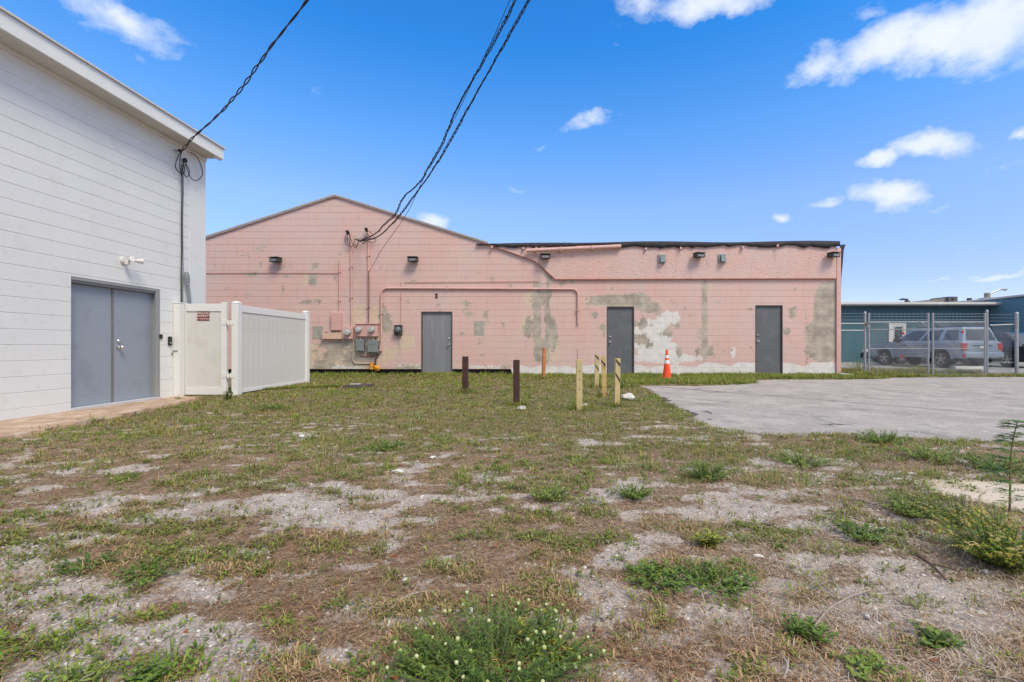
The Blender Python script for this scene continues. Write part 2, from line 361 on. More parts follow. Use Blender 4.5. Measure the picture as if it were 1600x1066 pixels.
for pix, w in (([(1012, 621), (1028, 620), (1040, 625), (1030, 628)], .10), ([(1024, 634), (1042, 631), (1054, 634), (1046, 640)], .10), ([(1055, 643), (1072, 641), (1086, 648), (1078, 651), (1062, 648)], .09), ([(1098, 643), (1106, 644), (1112, 647)], .05),
               ([(1090, 612), (1108, 613), (1128, 613), (1135, 612)], .06), ([(1180, 619), (1220, 618), (1290, 617), (1345, 616)], .025), ([(1282, 664), (1310, 663), (1342, 666)], .03), ([(1106, 655), (1112, 656)], .04)):
    crack(pix, w, '')
m_path = mat('dirty_path', (.44, .30, .205), .92, .18, 2.2, .5, 90, dirt=[((.58, .49, .40), 3.5, .50, .7), ((.24, .15, .10), 6, .56, .6), ((.12, .08, .06), 40, .66, .5)])
flat_sheet('path', PATH, .0, m_path, seed=5, jitmask=lambda p: p.x > -6.5)
flat_sheet('parking_lot', [(10.9, 15.7), (60, 15.7), (60, 30), (12.4, 30), (12.4, 18.5)], .004, mat('far_asphalt', (.27, .26, .25), .9, .2, 1, .3, 80), seed=9)

# ------------------------------------------------------------------ block walls
def wall_courses(parent, tag_m, u0, u1, joints, top, bottom, holes, place, step, colfn=None, gapfn=None):
    """each course of painted blocks is a mesh of its own: slightly rounded, joints recessed"""
    js = sorted(joints)
    for ci in range(len(js)-1):
        z0, z1 = js[ci], js[ci+1]
        gb = gapfn(ci)/2; gt = gapfn(ci+1)/2
        # cut the row at holes
        cuts = [(u0, u1)]
        for (a, b, h0, h1) in holes:
            if z1 > h0+.03 and z0 < h1-.02:
                nc = []
                for (s, e) in cuts:
                    if a > s and a < e: nc.append((s, a))
                    if b > s and b < e: nc.append((b, e))
                    if not (a < e and b > s): nc.append((s, e))
                cuts = nc
        Vs = []; Qs = []; Cs = []; base = 0
        runs = [(s, e, None) for (s, e) in cuts]
        for (a, b, h0, h1) in holes:
            if z1 > h0+.03 and z0 < h1-.02 and z1 > h1+.012: runs.append((a, b, h1))
        for (s, e, low) in runs:
            us = np.linspace(s, e, max(2, int((e-s)/step)+1))
            tp = np.minimum(z1-gt, top(us)); bt = np.maximum(z0+gb, bottom(us))
            if low is not None: bt = np.maximum(bt, low)
            # pieces of holes that cover only part of this row (lintel height)
            for (a, b, h0, h1) in holes:
                if h1 < z1-.001 and h1 > z0 and not (z1 > h0+.03 and z0 < h1-.02):
                    bt = np.where((us > a) & (us < b), np.maximum(bt, h1), bt)
            ok = tp-bt > .012
            tp = np.maximum(tp, bt)
            fr = np.array([0, .022, .35, .65, .978, 1.0]); dp = np.array([.006, .0, .0, .0, .0, .006])
            zz = bt[:, None]+(tp-bt)[:, None]*fr[None, :]
            wob = .002*(fbm(us[:, None]*2+zz*0, zz*5+us[:, None]*0, 3, 2)-.5)
            dd = dp[None, :]+wob
            n = len(us); V = place(np.repeat(us[:, None], 6, 1), zz, dd)
            i = (np.arange(n-1)[:, None]*6+np.arange(5)[None, :])
            okq = np.repeat((ok[:-1] & ok[1:])[:, None], 5, 1)
            i = i[okq]
            if len(i) == 0: continue
            Q = np.stack([i, i+6, i+7, i+1], 1)+base
            use, inv = np.unique(Q, return_inverse=True); cv = colfn(np.repeat(us[:, None], 6, 1).ravel(), zz.ravel())[use] if colfn else None
            Q = inv.reshape(Q.shape); o = meshnp('block_course', V.reshape(-1, 3)[use], Q, tag_m, parent, cv, off=world_loc(parent))
            o.data.polygons.foreach_set('use_smooth', np.zeros(len(Q), bool))

# --- pink building
pink = thing('pink_building', 'long pink painted block building with peeling paint and low gable', 'building', (-1, YW, 0))
PEAK = (PX(524), PZ(306)); SL = (PZ(306)-PZ(372))/(PX(524)-PX(321)); SR = (PZ(306)-PZ(379))/(PX(757)-PX(524))
XC0, XC1 = -14.5, 9.42
DIAG = [(PX(757), PZ(380)), (PX(835), PZ(408)), (PX(868), PZ(437))]
def top_line(u):
    r = np.where(u < PEAK[0], PEAK[1]-(PEAK[0]-u)*SL, PEAK[1]-(u-PEAK[0])*SR)
    d = np.interp(u, [p[0] for p in DIAG], [p[1] for p in DIAG])
    return np.where(u < DIAG[0][0], r, d)-.004
def bot_line(u): return np.where(u < PX(800), .20, -.05)
DOORS = [(PX(658), PX(707), 487, 0), (PX(948), PX(991), 479, 1), (PX(1180), PX(1223), 477, 2)]
holesP = [(a, b, -.1, PZ(t)) for a, b, t, k in DOORS]
# paint wear, in photo pixels: (x, y, half width, half height, boxiness)
GREY = [(512, 556, 42, 18, 1), (515, 570, 50, 10, 1), (450, 570, 40, 10, 1), (525, 545, 20, 22, 1), (604, 505, 9, 16, 1), (598, 490, 5, 14, 1), (624, 535, 3, 16, 1), (640, 574, 22, 4, 1),
        (392, 428, 10, 4, 1), (489, 438, 8, 9, 1), (492, 416, 6, 4, 1), (480, 473, 12, 4, 1), (497, 470, 6, 4, 1), (527, 412, 4, 4, 1), (525, 435, 3, 4, 1),
        (728, 474, 6, 5, 1), (733, 490, 6, 5, 1), (760, 492, 4, 6, 1), (722, 523, 5, 3, 1), (761, 507, 5, 3, 1), (785, 506, 2, 3, 1), (825, 512, 8, 15, 1),
        (839, 500, 6.5, 62, 2), (856, 486, 4.5, 76, 2), (843, 468, 13, 12, 1), (846, 548, 12, 18, 2), (864, 513, 7, 18, 1), (866, 530, 6, 18, 1), (840, 447, 6, 8, 1), (858, 437, 5, 9, 1),
        (965, 470, 45, 9, 2), (1000, 468, 16, 10, 1), (1010, 480, 16, 8, 1), (1022, 482, 10, 8, 1), (930, 492, 6, 5, 1), (941, 512, 7, 5, 1), (943, 520, 3, 6, 1),
        (1002, 508, 10, 6, 1), (1006, 500, 5, 7, 1), (1002, 530, 13, 9, 1), (1012, 540, 8, 4, 1), (1043, 520, 8, 7, 1), (1059, 509, 5, 4, 1), (1030, 522, 3, 2, 1), (1020, 509, 4, 2, 1), (1050, 508, 4, 3, 1), (1061, 550, 4, 9, 2), (1092, 550, 3, 6, 1),
        (1101, 502, 4.5, 64, 3), (1110, 549, 5, 8, 3), (1095, 518, 4, 3, 1), (1289, 478, 17, 34, 2), (1296, 455, 16, 14, 2), (1285, 530, 24, 40, 1), (1274, 516, 14, 12, 2), (1280, 545, 20, 20, 1), (1298, 550, 10, 16, 1), (1228, 518, 6, 6, 1), (1238, 489, 5, 8, 1),
        (1238, 483, 6, 3, 1), (1259, 530, 2, 40, 1), (682, 574, 20, 4, 1), (790, 574, 8, 3, 1), (406, 390, 6, 3, 1), (412, 387, 5, 2, 1), (437, 420, 8, 3, 1), (880, 443, 5, 3, 1), (892, 441, 5, 3, 1), (650, 438, 8, 1.5, 1), (576, 560, 20, 14, 1), (575, 545, 16, 12, 1)]
_r = random.Random(31)
GREY = GREY+[(_r.uniform(330, 900), _r.uniform(395, 565), _r.uniform(1.5, 4.5), _r.uniform(1, 3.5), 1) for _ in range(46)]+[(_r.uniform(900, 1300), _r.uniform(445, 565), _r.uniform(1.2, 3.5), _r.uniform(1, 2.5), 1) for _ in range(22)]
GREY = [g for g in GREY if not (g[1] > 544 and g[0] < 600)]+[(_r.uniform(484, 600), _r.uniform(533, 574), _r.uniform(4, 14), _r.uniform(3, 10), 1) for _ in range(26)]+[(523, 548, 14, 16, 1), (512, 562, 8, 14, 1)]
BEIGE = [(_r.uniform(484, 610), _r.uniform(538, 575), _r.uniform(5, 16), _r.uniform(4, 10), 1) for _ in range(20)]+[(560, 558, 22, 10, 1), (545, 558, 18, 18, 1), (590, 492, 14, 14, 1), (560, 490, 12, 18, 1), (637, 532, 10, 14, 1), (830, 466, 12, 12, 1), (825, 508, 11, 18, 1), (500, 575, 30, 4, 1), (640, 573, 25, 5, 1),
         (935, 472, 18, 7, 1), (970, 476, 22, 6, 1), (560, 575, 40, 8, 1), (1106, 450, 8, 5, 1), (484, 436, 12, 8, 1), (860, 545, 16, 22, 1), (430, 575, 60, 8, 1), (488, 417, 6, 3, 1), (1012, 476, 26, 5, 1), (660, 500, 0.1, .1, 1), (577, 530, 22, 12, 1)]
WHITE = [(1040, 560, 60, 8, 1), (1015, 525, 35, 26, 1), (1045, 497, 20, 12, 1), (1030, 548, 34, 18, 1), (1146, 550, 6, 9, 1), (530, 574, 40, 3, 2), (642, 574, 18, 5, 2), (760, 574, 45, 2.5, 2), (420, 571, 60, 2, 1)]
def paint_cols(u, z):
    px = AX+u*F/YW; py = AY-(z-CZ)*F/YW
    n1 = fbm(px*.10, py*.13, 2, 4)-.5; n2 = fbm(px*.3, py*.35, 6, 3)-.5; nx_ = px+n1*9; ny_ = py+n2*8
    def fld(lst):
        t = np.full(px.shape, -1.0)
        for (cx, cy, rx, ry, b) in lst:
            p = 2 if b == 1 else (4 if b == 2 else 8)
            dx = np.abs((px if b == 3 else nx_)-cx)/rx; dy = np.abs((py if b == 3 else ny_)-cy)/ry
            d = (dx**p+dy**p)**(1/p)
            t = np.maximum(t, np.clip((1-d)*min(rx, ry)/(6.0 if b == 1 else 3.2)+.04, -1, 1))
        return t*.5+.5
    g = fld(GREY); b = fld(BEIGE); w = fld(WHITE)
    edge = 572-7*fbm(px*.06, py*0+3, 9, 3)+3   # the new white primer coat has a wavy top
    edge = np.where(px > 1090, edge-6*np.abs(np.sin(px*.055)), edge)
    w2 = np.where(px > 802, np.clip((py-edge+3)/6, 0, 1), np.where(px > 700, np.clip((py-575)/2, 0, 1)*.8, 0))
    w = np.maximum(w, w2); g = np.where(w2 > .6, g*.3, g)
    worn = sstep(.45, .7, fbm(px*.012+4, py*.03, 12, 4))*.5+.35*sstep(500, 575, py)*sstep(720, 600, px)
    return np.stack([g, b, w, np.clip(worn, 0, 1)], 1)
def pink_mat(stucco=False, use_attr=True):
    m = bpy.data.materials.new('pink_stucco' if stucco else 'pink_block_paint'); m.use_nodes = True
    nt = m.node_tree; N = nt.nodes; L = nt.links; p = N['Principled BSDF']; p.inputs['Roughness'].default_value = .85; p.inputs['Specular IOR Level'].default_value = .25
    tc = N.new('ShaderNodeTexCoord')
    def nz(s, d=8, r=.65, w=0., st=(1, 1, 1)):
        mp = N.new('ShaderNodeMapping'); L.new(tc.outputs['Object'], mp.inputs[0]); mp.inputs['Scale'].default_value = st; mp.inputs['Location'].default_value = (w, w, w)
        n = N.new('ShaderNodeTexNoise'); n.inputs['Scale'].default_value = s; n.inputs['Detail'].default_value = d; n.inputs['Roughness'].default_value = r; L.new(mp.outputs[0], n.inputs['Vector']); return n.outputs['Fac']
    def mr(v, a, b, c=0, d=1):
        n = N.new('ShaderNodeMapRange'); L.new(v, n.inputs[0]); n.inputs[1].default_value = a; n.inputs[2].default_value = b; n.inputs[3].default_value = c; n.inputs[4].default_value = d; return n.outputs[0]
    def ma(op, a, b):
        n = N.new('ShaderNodeMath'); n.operation = op
        for i, v in enumerate((a, b)):
            if isinstance(v, (int, float)): n.inputs[i].default_value = v
            else: L.new(v, n.inputs[i])
        return n.outputs[0]
    def mx(f, a, b):
        n = N.new('ShaderNodeMix'); n.data_type = 'RGBA'
        if isinstance(f, (int, float)): n.inputs['Factor'].default_value = f
        else: L.new(f, n.inputs['Factor'])
        for s, v in (('A', a), ('B', b)):
            if isinstance(v, tuple): n.inputs[s].default_value = (*v, 1)
            else: L.new(v, n.inputs[s])
        return n.outputs['Result']
    base = mx(mr(nz(.55, 5), .35, .65), PINK1, PINK2)
    base = mx(mr(nz(4, 8), .45, .75, 0, .35), base, (.62, .40, .34))
    base = mx(mr(nz(2.2, 9, .72, 5), .60, .72, 0, .55), base, (.42, .21, .18))
    base = mx(mr(nz(9, 9, .7, 3, (1, 1, .15)), .52, .75, 0, .40), base, (.40, .25, .21))
    base = mx(mr(nz(1.1, 7, .7, 21, (1, 1, .6)), .5, .66, 0, .45), base, (.52, .45, .41))
    h = nz(55 if not stucco else 16, 5)
    # faint upright block joints and paint scuffs
    if not stucco:
        br = N.new('ShaderNodeTexBrick'); mp = N.new('ShaderNodeMapping'); L.new(tc.outputs['Object'], mp.inputs[0])
        mp.inputs['Rotation'].default_value = (R(-90), 0, 0); mp.inputs['Location'].default_value = (0, -2.898+.205*20, 0); L.new(mp.outputs[0], br.inputs['Vector'])
        br.inputs['Scale'].default_value = 1; br.inputs['Brick Width'].default_value = .41; br.inputs['Row Height'].default_value = .205; br.inputs['Mortar Size'].default_value = .006
        br.inputs['Mortar Smooth'].default_value = .6
        base = mx(ma('MULTIPLY', br.outputs['Fac'], mr(nz(1.3, 4, .6, 9), .50, .70, 0, .22)), base, (.35, .18, .15))
    if use_attr:
        at = N.new('ShaderNodeAttribute'); at.attribute_name = 'col'; sp = N.new('ShaderNodeSeparateColor'); L.new(at.outputs['Color'], sp.inputs[0])
        base = mx(ma('MULTIPLY', at.outputs['Alpha'], mr(nz(1.6, 9, .7, 8), .50, .62, 0, .5)), base, (.62, .50, .34))
        fine = mr(nz(9, 10, .78, 2, (1, 1, 1.4)), .3, .7, -.42, .42); fine2 = mr(nz(7, 10, .78, 6), .3, .7, -.45, .45); fine3 = mr(nz(14, 8, .7, 12), .3, .7, -.2, .2)
        mb_ = mr(ma('ADD', sp.outputs[1], fine2), .50, .56); mw = mr(ma('ADD', sp.outputs[2], fine3), .52, .58, 0, .96); mg = mr(ma('ADD', sp.outputs[0], fine), .50, .55)
        base = mx(mb_, base, mx(mr(nz(12), .4, .6), (.58, .44, .32), (.64, .52, .41)))
        base = mx(mw, base, mx(mr(nz(5), .4, .65), (.72, .69, .66), (.60, .57, .55)))
        base = mx(mg, base, mx(mr(nz(2.6, 9, .6), .38, .62), (.30, .26, .22), (.48, .425, .35)))
        speck = mr(nz(18, 5, .8, 14), .68, .73, 0, .6); base = mx(speck, base, (.25, .17, .14))
        h = ma('SUBTRACT', h, ma('MULTIPLY', mg, .25))
    L.new(base, p.inputs['Base Color'])
    b = N.new('ShaderNodeBump'); b.inputs['Strength'].default_value = .5 if stucco else .45; b.inputs['Distance'].default_value = .05 if stucco else .008; L.new(h, b.inputs['Height']); L.new(b.outputs[0], p.inputs['Normal'])
    return m
PINK1, PINK2 = (.63, .40, .355), (.62, .455, .42)
m_pink = pink_mat(); m_stucco = pink_mat(True, False)
m_pinkdark = mat('joint_grime', (.52, .315, .27), .95, .2, 6, .2, 60)
m_pinkp = mat('pink_painted_metal', (.60, .365, .325), .6, .1, 5, .05, 60, dirt=[((.36, .18, .13), 14, .62, .6)])
joints = [-.05]+[2.898+k*.205 for k in range(-14, 14)]
rg = random.Random(4); gaps = [rg.choice([.001, .002, .003, .002, .005, .004, .008]) for _ in range(60)]
wall_courses(pink, m_pink, XC0, XC1, joints, top_line, bot_line, holesP,
             lambda u, z, d: np.stack([u, YW+d, z], -1), .042, paint_cols, lambda i: gaps[i])
# solid wall behind, sides and back
mb = MB(); yb = YW+.0055
segs = [(XC0, DOORS[0][0]), (DOORS[0][1], DOORS[1][0]), (DOORS[1][1], DOORS[2][0]), (DOORS[2][1], XC1)]
for k, (a, b) in enumerate(segs): mb.box(a, b, yb, yb+.2, .19 if b < PX(800) else -.05, 2.95) if k != 1 else (mb.box(a, PX(800), yb, yb+.2, .19, 2.95), mb.box(PX(800), b, yb, yb+.2, -.05, 2.95))
for (a, b, t, k) in DOORS: mb.box(a, b, yb, yb+.2, PZ(t), 2.95)
gl = [(XC0, 2.95), (XC1, 2.95), (XC1, 2.99), (DIAG[2][0], 2.99), (DIAG[1][0], DIAG[1][1]-.02), (DIAG[0][0], DIAG[0][1]-.02), (PEAK[0], PEAK[1]-.02), (XC0, PEAK[1]-(PEAK[0]-XC0)*SL-.02)]
mb.prism(gl, 'y', yb, yb+.2)
mb.build('wall_core', m_pinkdark, pink)
for bb_ in ((XC1-.2, XC1, YW+.23, 34, -.1, 4.02), (XC0, XC0+.2, YW+.23, 34, -.1, 3.0), (XC0, XC1, 34, 34.2, -.1, 3.0)): MB().box(*bb_).build('side_wall', mat('pink_side_paint', PINK1, .85, .12, 2, .3, 50), pink)
mb = MB(); mb.box(XC0+.1, DOORS[0][0]-.005, YW+.10, YW+.3, -.2, .188); mb.box(DOORS[0][1]+.005, PX(800)-.003, YW+.10, YW+.3, -.2, .188)
mb.build('foundation', mat('black_foundation', (.022, .022, .024), .9, .3, 4, .4, 40), pink)
# stucco parapet
def upper():
    us = [DIAG[0][0]-.0, DIAG[1][0], DIAG[2][0]]
    poly = [(DIAG[0][0], DIAG[0][1]+.0), (DIAG[1][0], DIAG[1][1]), (DIAG[2][0], DIAG[2][1]), (XC1, DIAG[2][1]), (XC1, 4.15), (DIAG[0][0]+.3, 4.13)]
    MB().prism(poly, 'y', YW-.045, YW+.2).build('stucco_parapet', m_stucco, pink)
    pts = [(DIAG[0][0]-.05, YW-.055, DIAG[0][1]+.01)]+[(x, YW-.055, z) for x, z in DIAG[1:]]+[(XC1, YW-.055, DIAG[2][1]+.03)]
    MB().tube(pts, .022, 6).build('drip_bead', mat('faded_red_bead', (.42, .20, .16), .8, .2, 5), pink, smooth=True)
    # black roofing felt, torn along its lower edge
    xs = np.arange(DIAG[0][0]-.25, XC1+.12, .06); zt = 4.195-.02*np.sin(xs*1.3)-.0*xs
    zt = np.where(xs < 1, 4.15+.03*sstep(-1.8, 0, xs), zt+.01*np.interp(xs, [1, 9.5], [0, 3]))
    lo = 4.075-.13*(fbm(xs*1.7, xs*0, 4, 3)-.4)-.07*(vnoise(xs*7, xs*0+2, 8)-.5)
    lo = np.where((xs > 1.2) & (xs < 2.4), 4.11, lo); lo = np.where(xs < -1.4, zt-.03, lo)
    n = len(xs); V = np.concatenate([np.stack([xs, np.full(n, YW-.10), lo], 1), np.stack([xs, np.full(n, YW-.09), zt], 1), np.stack([xs, np.full(n, YW+.6), zt+.03], 1), np.stack([xs, np.full(n, YW-.065), lo], 1)])
    i = np.arange(n-1); Q = np.concatenate([np.stack([i, i+1, i+1+n, i+n], 1), np.stack([i+n, i+1+n, i+1+2*n, i+2*n], 1), np.stack([i+3*n, i, i+n, i+n], 1)[:0]])
    Q = np.concatenate([Q, np.stack([i+3*n, i+3*n+1, i+1, i], 1)])
    meshnp('roofing_felt', V, Q, mat('black_felt', (.035, .036, .04), .85, .3, 5, .5, 40), pink, off=world_loc(pink))
    MB().box(DIAG[0][0], XC1+.1, YW+.6, 34.3, 4.05, 4.2).build('roof', mat('flat_roof', (.06, .06, .065), .9, .2, 2), pink)
    # gable roof
    xl = XC0-.3; zl = PEAK[1]-(PEAK[0]-xl)*SL
    for pr in ([(xl, zl), PEAK, (PEAK[0], PEAK[1]+.04), (xl, zl+.04)], [PEAK, (DIAG[0][0]+.1, DIAG[0][1]+.0), (DIAG[0][0]+.1, DIAG[0][1]+.04), (PEAK[0], PEAK[1]+.04)]):
        MB().prism(pr, 'y', YW-.07, 34.3).build('roof', mat('grey_roof_metal', (.42, .43, .44), .55, .15, 2, .05), pink)
    for (a, b) in (((xl, zl), PEAK), (PEAK, (DIAG[0][0]+.1, DIAG[0][1]))):
        MB().prism([(a[0], a[1]-.035), (b[0], b[1]-.035), (b[0], b[1]-.004), (a[0], a[1]-.004)], 'y', YW-.055, YW-.02).build('rake_trim', mat('pale_rake', (.52, .42, .39), .7, .1), pink)
    # rafter ends poking through the felt
    for px, py in ((769, 386), (818, 388), (838, 388), (1008, 389), (1062, 388), (1158, 387), (1212, 384)):
        x, z = PX(px), PZ(py)-.02; MB().box(x-.03, x+.03, YW-.14, YW-.046, z-.045, z+.03).build('rafter_end', m_pinkp, pink, bevel=.006)
    # loose gutter
    a, b = (PX(823), PZ(393.5)), (PX(969), PZ(386.5))
    MB().tube([(a[0], YW-.16, a[1]), (b[0], YW-.14, b[1])], .062, 10).build('loose_gutter', m_pinkp, pink, smooth=True)
    for t in (.36, .69): MB().box(a[0]+(b[0]-a[0])*t-.012, a[0]+(b[0]-a[0])*t+.012, YW-.226, YW-.05, a[1]+(b[1]-a[1])*t-.07, a[1]+(b[1]-a[1])*t+.07).build('gutter_strap', m_pinkp, pink)
    # corner downspout and the strip of felt hanging beside it
    MB().box(XC1+.003, XC1+.14, YW-.06, YW+.08, -.02, 4.02).build('downspout', m_pinkp, pink, bevel=.012)
    hang = [(XC1+.13, 4.12), (XC1+.30, 4.14), (XC1+.24, 3.95), (XC1+.21, 3.5), (XC1+.17, 3.1), (XC1+.155, 2.7), (XC1+.147, 2.7), (XC1+.147, 3.5)]
    MB().prism(hang, 'y', YW-.03, YW-.015).build('hanging_felt', MATS['black_felt'], pink)
upper()
# doors
m_frame = mat('dark_door_frame', (.10, .085, .08), .6, .1)
m_steel = mat('brushed_steel', (.62, .62, .62), .28, .05, 8, 0, metal=1)
def pink_door(a, b, ztop, col, hx, hzs, lab, streak=False):
    m = mat('door_paint_%d' % int(a*10), col, .5, .10, 1.5, .05, 40, dirt=[((col[0]*1.35, col[1]*1.35, col[2]*1.35), 3.0, .52, .5), ((.10, .10, .10), 12, .66, .5)], stretch=(3, 1, .25) if streak else (1, 1, 1))
    d = MB().box(a+.035, b-.03, YW+.05, YW+.095, .04, ztop-.035).build('door', m, pink, bevel=.004); d['label'] = lab
    fr = MB(); fr.box(a, a+.03, YW-.004, YW+.14, .0, ztop); fr.box(b-.025, b, YW-.004, YW+.14, .0, ztop); fr.box(a+.03, b-.025, YW-.004, YW+.14, ztop-.03, ztop)
    f = fr.build('door_frame', m_frame, pink)
    MB().box(a-.0, b, YW-.06, YW+.14, -.05, .03).build('threshold', mat('threshold_concrete', (.42, .40, .37), .9), pink)
    h = MB(); h.lathe((hx, YW+.05, hzs[0]), [(.033, 0), (.033, .012), (.02, .03), (.012, .034)], 'y', 14); 
    MB_ = MB(); MB_.lathe((hx, YW+.05, hzs[1]), [(.035, 0), (.035, .008), (.014, .012), (.014, .045), (.030, .05), (.033, .07), (.022, .088)], 'y', 16)
    h.build('deadbolt', m_steel, d, smooth=True); MB_.build('knob', m_steel, d, smooth=True)
    for zz in (.35, 1.1, 1.85): 
        x = b-.028 if hx < (a+b)/2 else a+.032; MB().box(x-.008, x+.008, YW+.035, YW+.06, zz-.05, zz+.05).build('hinge', m_frame, d)
for dd in range(3): pass
pink_door(DOORS[0][0], DOORS[0][1], PZ(487), (.20, .205, .215), PX(701), (PZ(529), PZ(538.5)), 'streaky mid grey steel door beside the meters', True)
pink_door(DOORS[1][0], DOORS[1][1], PZ(479), (.115, .118, .128), PX(953.5), (PZ(526.5), PZ(534.5)), 'dark grey steel door behind the yellow posts')
pink_door(DOORS[2][0], DOORS[2][1], PZ(477), (.115, .118, .128), PX(1185), (PZ(524), PZ(533)), 'dark grey steel door nearest the fence')

# --- white building
m_white = mat('white_block_paint', (.71, .715, .70), .75, .03, 1.2, .12, 22, dirt=[((.58, .56, .52), 2.0, .58, .4), ((.62, .60, .57), 11, .56, .45), ((.40, .36, .30), 30, .72, .6)])
m_whiteback = mat('white_joint', (.62, .62, .60), .9, .1)
m_trim = mat('white_trim', (.72, .72, .70), .7, .05, 2, .1, dirt=[((.50, .48, .44), 5, .62, .4)])
white = thing('white_building', 'tall white painted block building with double grey doors and deep eave', 'building', (XL, 5, 0))
Z_T = 4.66; YE = 9.08; DY0, DY1 = 6.467, 7.99; DZ = 1.915
jw = [-.25]+[.935+k*.2035 for k in range(-5, 17)]+[4.35, Z_T]
gw = []
for j in jw: gw.append(.0032 if .2 < j < 3.95 else (.0025 if j < 4.2 else .001))
rg2 = random.Random(9); gw = [g*rg2.uniform(.6, 1.3) for g in gw]
wall_courses(white, m_white, -3.0, 8.66, jw, lambda u: np.full(u.shape, Z_T), lambda u: np.full(u.shape, -.2), [(DY0, DY1, -.3, DZ)],
             lambda u, z, d: np.stack([XL-d, u, z], -1), .12, None, lambda i: gw[i])
# near the door head and the corner the render coat hides the joints
MB().box(XL-.0054, XL+.004, 8.66, YE, -.2, Z_T).build('corner_render', m_white, white)
mb = MB(); mb.box(XL-.25, XL-.0055, -3, DY0, -.2, Z_T); mb.box(XL-.25, XL-.0055, DY1, YE-.003, -.2, Z_T); mb.box(XL-.25, XL-.0055, DY0, DY1, DZ, Z_T)
mb.build('wall_core', m_whiteback, white)
MB().box(-16, XL-.26, YE-.2, YE-.003, -.2, Z_T).build('side_wall', m_white, white)
MB().box(-16.3, -6.33, -3.2, YE+.0, Z_T+.0, Z_T+.03).build('soffit', mat('soffit_board', (.60, .59, .56), .8, .06, 2), white)
MB().box(-6.33, -6.29, -3.2, YE+.02, 4.645, 4.855).build('fascia', m_trim, white, bevel=.003)
MB().box(-16.3, -6.33, YE-.02+.002, YE+.02, 4.69, 4.855).build('fascia', m_trim, white)
MB().box(-16.3, -6.262, -3.2, YE+.05, 4.857, 4.885).build('drip_edge', mat('drip_metal', (.55, .55, .54), .5, .05), white)
MB().box(XL+.003, XL+.028, -3.2, YE, 4.60, Z_T-.002).build('eave_trim', m_trim, white)
MB().box(-6.36, -6.32, 8.9, YE+.0, 4.62, 4.65).build('eave_block', m_trim, white)
m_blue = mat('blue_grey_door', (.27, .305, .355), .42, .05, .8, .03, 30, dirt=[((.20, .225, .26), 2.0, .55, .4), ((.30, .32, .36), 3.5, .60, .4)])
m_bf = mat('grey_door_frame', (.27, .28, .29), .55, .08, 4)
xd = XL-.10; mid = (DY0+DY1)/2-.02
mid = F*6.74/(AX-176)
for (a, b) in ((DY0+.012, mid-.006), (mid+.006, DY1-.045)):
    d = MB().box(xd-.045, xd, a, b, .035, DZ-.085).build('door', m_blue, white, bevel=.004)
    if a > 7:
        MB().lathe((xd, a+.09, .90), [(.032, 0), (.032, .01), (.014, .014), (.014, .05), (.03, .055), (.032, .075), (.02, .09)], 'x', 16).build('knob', m_steel, d, smooth=True)
        MB().lathe((xd, a+.09, 1.0), [(.03, 0), (.03, .012), (.018, .026)], 'x', 14).build('deadbolt', m_steel, d, smooth=True)
        for zz in (.2, .75, 1.3): MB().box(xd-.004, xd+.008, b-.004, b+.012, zz-.05, zz+.05).build('hinge', m_bf, d)
MB().box(xd-.005, xd+.012, mid-.026, mid+.004, .035, DZ-.085).build('astragal', mat('dark_astragal', (.16, .16, .16), .6), white)
fr = MB(); fr.box(xd-.10, XL-.03, DY1-.042, DY1-.001, .0, DZ-.002); fr.box(xd-.10, XL-.03, DY0+.001, DY0+.010, .0, DZ-.002); fr.box(xd-.10, XL-.03, DY0+.01, DY1-.042, DZ-.08, DZ-.002)
fr.build('door_frame', m_bf, white, bevel=.002)
fr = MB(); fr.box(XL-.029, XL-.003, DY1-.075, DY1-.001, .0, DZ-.002); fr.box(XL-.029, XL-.003, DY0+.01, DY1-.075, DZ-.045, DZ-.002); fr.build('frame_stop', m_bf, white, bevel=.003)
MB().box(xd-.06, XL+.03, DY0, DY1, -.06, .032).build('door_sill', mat('sill_metal', (.50, .51, .53), .5, .1), white, bevel=.004)

# ------------------------------------------------------------------ small fittings on the white wall
m_black = mat('black_plastic', (.02, .02, .022), .45, .1, 5, .05)
m_dk = mat('dark_lamp_metal', (.045, .043, .043), .6, .2, 6, .1, dirt=[((.12, .10, .09), 20, .62, .5)])
m_galv = mat('galvanised_steel', (.33, .35, .36), .42, .12, 9, .05, metal=.6)
m_lamp = mat('lamp_white', (.62, .60, .56), .5, .05)
def flood():
    c = WL(192, 407); o = thing('security_light', 'white twin head security light above the double grey doors', 'lamp', c)
    MB().lathe(c, [(.06, 0), (.06, .02), (.045, .03)], 'x', 18).build('mount', m_lamp, o, smooth=True)
    MB().tube([c+Vector((.02, 0, 0)), c+Vector((.09, .02, -.01)), c+Vector((.13, .03, .01))], .014, 8).build('arm', m_lamp, o, smooth=True)
    for dy, dz in ((.14, .015), (-.015, .02)):
        a = c+Vector((.10, dy*.5, .01)); b = a+Vector((.07, dy*.7, .005))
        h = MB().tube([a, a+(b-a)*.5, b], [.018, .032, .042], 14).build('lamp_head', m_lamp, o, smooth=True)
        MB().tube([b, b+(b-a)*.06], [.045, .040], 14).build('lens', mat('frosted_lens', (.8, .8, .78), .25), h, smooth=True)
    MB().box(c.x+.05, c.x+.1, c.y-.03, c.y+.02, c.z-.07, c.z-.02).build('motion_sensor', m_lamp, o, bevel=.008)
flood()
c = WL(264.5, 533); o = thing('doorbell', 'slim black video doorbell on the white wall beside the gate', 'doorbell', c)
MB().box(XL, XL+.03, c.y-.035, c.y+.035, c.z-.08, c.z+.08).build('case', m_black, o, bevel=.008)
MB().lathe((XL+.03, c.y, c.z+.04), [(.016, 0), (.012, .004)], 'x', 12).build('lens', mat('dark_glass', (.03, .03, .035), .08, spec=.8), o, smooth=True)
